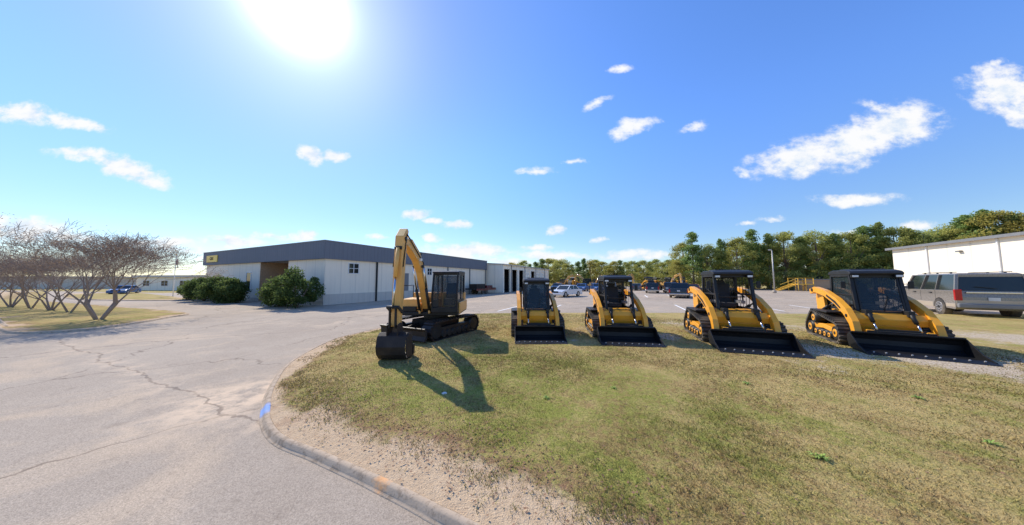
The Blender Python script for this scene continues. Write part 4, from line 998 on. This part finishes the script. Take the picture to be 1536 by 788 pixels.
TWIG=leafmat('myrtle_leaves',(0.26,0.17,0.12),(0.40,0.29,0.19),0.1)
def myrtle(x,y,h,seed,lab,wide,deep=8):
    random.seed(seed); np.random.seed(seed)
    t=M(); tips=[]
    def grow(p,d,l,r,dep):
        q=p+d*l; t.cyl(p,q,r,MBARK,r1=r*0.72,n=6 if dep<3 else 3,caps=False)
        if dep>=5 : tips.append(q)
        if dep==deep: return
        for k in range(2 if dep not in(1,4) else 3):
            sg_=0.26 if dep<3 else 0.40
            nd_=(d+Vector((random.gauss(0,sg_),random.gauss(0,sg_),random.gauss(0.03,0.18)))).normalized()
            if nd_.z<0.05: nd_.z=0.12
            grow(q,nd_,l*random.uniform(0.74,0.94),max(r*0.60,0.0042),dep+1)
    for k in range(4):
        a=k*1.57+random.random()*0.5; d=Vector((math.cos(a)*0.36,math.sin(a)*0.36,0.92)).normalized()
        grow(Vector((math.cos(a)*0.06,math.sin(a)*0.06,0)),d,0.85,0.050,0)
    zm=max(q.z for q in tips); s_=h/zm
    e=empty('crape_myrtle_tree',(x,y,LZ),random.random()*6,(s_*wide,s_*wide,s_),label=lab,category='tree',group='bare trees on the verge')
    t.obj('trunk',e,recalc=False)
    cl=[(q.x,q.y,q.z,0.22) for q in random.sample(tips,min(900,len(tips)))]
    leaves('crown',cl,6,0.045,TWIG,e,1)
for i,(px,py,tp,wd_) in enumerate(((148,480,338,1.5),(104,469,366,1.15),(76,466,370,1.15),(46,463,373,1.15),(16,461,375,1.15),(-20,460,376,1.15))):
    x_,y_=G(px,py,LZ); myrtle(x_,y_,2.0+(421-tp)/400*y_,(61 if i==0 else 50+i),'leafless multi stemmed crape myrtle on grass verge' if i else 'largest bare crape myrtle with spreading pale branches',wd_,9 if i==0 else 8)

random.seed(21)
machs=[(842,0.9,74),(862,2.2,66),(884,4.0,62),(1003,5.2,70),(925,1.4,64),(972,3.0,62),(1000,0.3,60),(1022,2.6,64),(890,.5,80),(985,1.9,78),(1180,1.0,66),(1228,2.0,58)]
for i,(px,rz_,yy_) in enumerate(machs):
    x_=(px-768)/400*yy_; y_=yy_
    o=copy_tree(ex if i%2==0 else roots[1]); o.location=(x_,y_,0.0); o.rotation_euler=(0,0,rz_); s_=1.0 if i%2==0 else 1.4; o.scale=(s_,)*3
    o['label']='yellow excavator stored at the back of the yard' if i%2==0 else 'yellow loader stored at the back of the yard'; o['group']='machines stored at the back of the yard'

e=empty('chain_fence',(0,0,0),0,1,label='long wire fence along the edge of the yard',category='fence')
m=M(); pts=[(30,92),(42,84),(52,74),(60,62),(66,52)]
for a,b in zip(pts[:-1],pts[1:]):
    A_=Vector(a);B_=Vector(b); n_=int((B_-A_).length/3)
    for k in range(n_): p=A_.lerp(B_,k/n_); m.cyl((p.x,p.y,0),(p.x,p.y,2.0),0.04,STL,n=6)
    m.beam((*a,2.0),(*b,2.0),0.04,0.04,STL)
    for z in (0.4,0.8,1.2,1.6): m.beam((*a,z),(*b,z),0.012,0.012,STL)
m.obj('posts_and_wire',e)

# ------------------------------------------------------------ world
SUN=ray(447,2).normalized()
el=math.asin(SUN.z); az=math.atan2(SUN.x,SUN.y)
world=bpy.data.worlds.new('World'); sc.world=world; world.use_nodes=True; nt=world.node_tree
for n_ in list(nt.nodes): nt.nodes.remove(n_)
out=nd(nt,'ShaderNodeOutputWorld')
sky=nd(nt,'ShaderNodeTexSky',sky_type='NISHITA'); sky.sun_disc=False; sky.sun_elevation=el; sky.sun_rotation=az; sky.altitude=100; sky.air_density=1.0; sky.dust_density=0.1; sky.ozone_density=2.0
hs=nd(nt,'ShaderNodeHueSaturation',{'Color':sky.outputs[0],'Saturation':1.12,'Value':1.0})
dirv=nd(nt,'ShaderNodeTexCoord').outputs['Generated']
dn=nd(nt,'ShaderNodeVectorMath',{0:dirv},operation='NORMALIZE').outputs[0]
sp=nd(nt,'ShaderNodeSeparateXYZ',{0:dn})
dot=nd(nt,'ShaderNodeVectorMath',{0:dn,1:tuple(SUN)},operation='DOT_PRODUCT').outputs['Value']
dot=mth(nt,'MAXIMUM',dot,0.0)
hi=sstep(nt,sp.outputs[2],0.02,0.50)
gain=mth(nt,'ADD',mth(nt,'MULTIPLY',hi,0.72),0.88)
gain=mth(nt,'MULTIPLY',gain,mth(nt,'SUBTRACT',1.0,mth(nt,'MULTIPLY',mth(nt,'POWER',dot,10),0.42)))
skyc=scl(nt,hs.outputs[0],gain)
tint=mixc(nt,hi,(0.93,0.97,1.06),(0.74,0.86,1.14))
skyc=nd(nt,'ShaderNodeVectorMath',{0:skyc,1:tint},operation='MULTIPLY').outputs[0]
gl=mth(nt,'ADD',mth(nt,'MULTIPLY',mth(nt,'POWER',dot,380),2.2),mth(nt,'ADD',mth(nt,'MULTIPLY',mth(nt,'POWER',dot,50),0.45),mth(nt,'MULTIPLY',mth(nt,'POWER',dot,8),0.16)))
bg1=nd(nt,'ShaderNodeBackground',{'Color':skyc,'Strength':0.15})
bgg=nd(nt,'ShaderNodeBackground',{'Color':(0.94,0.98,1.0,1),'Strength':gl})
add=nd(nt,'ShaderNodeAddShader',{0:bg1.outputs[0],1:bgg.outputs[0]})
yy=mth(nt,'MAXIMUM',sp.outputs[1],0.05)
uv=nd(nt,'ShaderNodeCombineXYZ',{0:mth(nt,'DIVIDE',sp.outputs[0],yy),1:mth(nt,'DIVIDE',sp.outputs[2],yy),2:0.0}).outputs[0]
w1=nd(nt,'ShaderNodeTexNoise',{'Vector':uv,'Scale':7.0,'Detail':6.0,'Roughness':0.6})
wo_=nd(nt,'ShaderNodeVectorMath',{0:w1.outputs['Color'],1:(0.5,0.5,0.5)},operation='SUBTRACT').outputs[0]
wo_=nd(nt,'ShaderNodeVectorMath',{0:wo_,1:(0.16,0.07,0)},operation='MULTIPLY').outputs[0]
uvw=nd(nt,'ShaderNodeVectorMath',{0:uv,1:wo_},operation='ADD').outputs[0]
clouds=[(35,172,50,15,6,1.1),(110,185,60,9,12,1.1),(130,232,50,9,6,1.1),(190,252,60,15,18,1.15),(215,270,45,9,14,1),(35,345,80,16,4,1.15),(95,352,50,8,5,.9),(350,364,46,7,4,1.1),(410,357,22,5,0,.9),(455,352,18,8,0,1.2),(565,354,20,4,0,.9),(240,366,60,8,0,.95),(290,376,40,5,0,.9),
(463,231,19,12,20,1.2),(504,232,26,8,0,1.2),(632,323,24,8,-5,1.2),(655,334,13,4,0,1),(684,339,17,6,0,1.1),(645,359,16,5,0,1.1),(700,377,62,9,2,1.2),(760,392,60,5,0,.9),(826,384,50,6,3,1.15),(831,348,14,7,0,1.2),(808,373,22,4,0,1),(898,360,11,4,0,1),(940,382,50,6,0,1.05),(985,384,30,5,0,1),
(949,191,36,12,-16,1.15),(893,156,27,7,-25,.85),(929,103,18,6,-10,.75),(1043,192,24,7,-15,.7),(806,254,30,5,-3,.85),(866,243,12,4,10,.7),
(1205,236,75,24,-12,1.15),(1290,212,75,28,-22,1.2),(1345,188,66,28,-8,1.2),(1310,160,20,8,20,.6),(1505,135,60,32,8,1.15),(1528,165,35,22,30,1),(1500,95,14,6,-10,.8),
(1282,300,58,9,0,1.1),(1152,328,22,4,-5,.8),(1115,258,14,6,15,.8),(1120,334,14,3,0,.7),(1385,337,26,6,0,.9),(1280,350,25,5,0,.8)]
acc=None
for (cx,cy,hw_,hh,ang,stg) in clouds:
    d=ray(cx,cy); u,v=d.x/d.y,d.z/d.y
    mp=nd(nt,'ShaderNodeMapping',{'Vector':uvw,'Location':(u,v,0),'Rotation':(0,0,R(-ang)),'Scale':(hw_*1.15/400,hh*1.25/400,1)},vector_type='TEXTURE')
    ln=nd(nt,'ShaderNodeVectorMath',{0:mp.outputs[0]},operation='LENGTH').outputs['Value']
    q=mth(nt,'MULTIPLY',mth(nt,'SUBTRACT',1.3,ln),stg)
    acc=q if acc is None else mth(nt,'MAXIMUM',acc,q)
stretch=nd(nt,'ShaderNodeVectorMath',{0:uv,1:(1,1.7,1)},operation='MULTIPLY').outputs[0]
n1=nz(nt,stretch,13,8,0.62); n2=nz(nt,stretch,5,4,0.6)
dens=mth(nt,'ADD',acc,mth(nt,'MULTIPLY',mth(nt,'SUBTRACT',n1,0.5),2.3))
fac=mth(nt,'MULTIPLY',sstep(nt,dens,0.05,1.15),0.97)
fac=mth(nt,'MULTIPLY',fac,sstep(nt,acc,0.0,0.35))
fac=mth(nt,'MULTIPLY',fac,mth(nt,'GREATER_THAN',sp.outputs[1],0.06))
cc=mixc(nt,sstep(nt,mth(nt,'ADD',mth(nt,'MULTIPLY',n1,0.6),mth(nt,'MULTIPLY',n2,0.4)),0.36,0.55),(0.74,0.84,0.97),(1.0,1.0,1.0))
bgc=nd(nt,'ShaderNodeBackground',{'Color':cc,'Strength':1.0})
mx=nd(nt,'ShaderNodeMixShader',{0:fac,1:add.outputs[0],2:bgc.outputs[0]})
nt.links.new(mx.outputs[0],out.inputs[0])
try:
    world.cycles.sampling_method='MANUAL'; world.cycles.sample_map_resolution=512
except Exception: pass

sl=bpy.data.lights.new('sun','SUN'); sl.energy=5.0; sl.angle=R(0.5); sl.color=(1.0,0.925,0.81)
so=bpy.data.objects.new('sun',sl); COL.objects.link(so); so.rotation_euler=SUN.to_track_quat('Z','Y').to_euler(); so.location=(0,0,50)

cam=bpy.data.cameras.new('camera'); cam.sensor_width=36; cam.lens=F/1536*36; cam.clip_end=6000; cam.clip_start=0.05
co=bpy.data.objects.new('camera',cam); COL.objects.link(co); co.location=(0,0,H); co.rotation_euler=(math.pi/2+PITCH,0,0)
sc.camera=co
sc.view_settings.view_transform='Standard'; sc.view_settings.look='None'; sc.view_settings.exposure=0
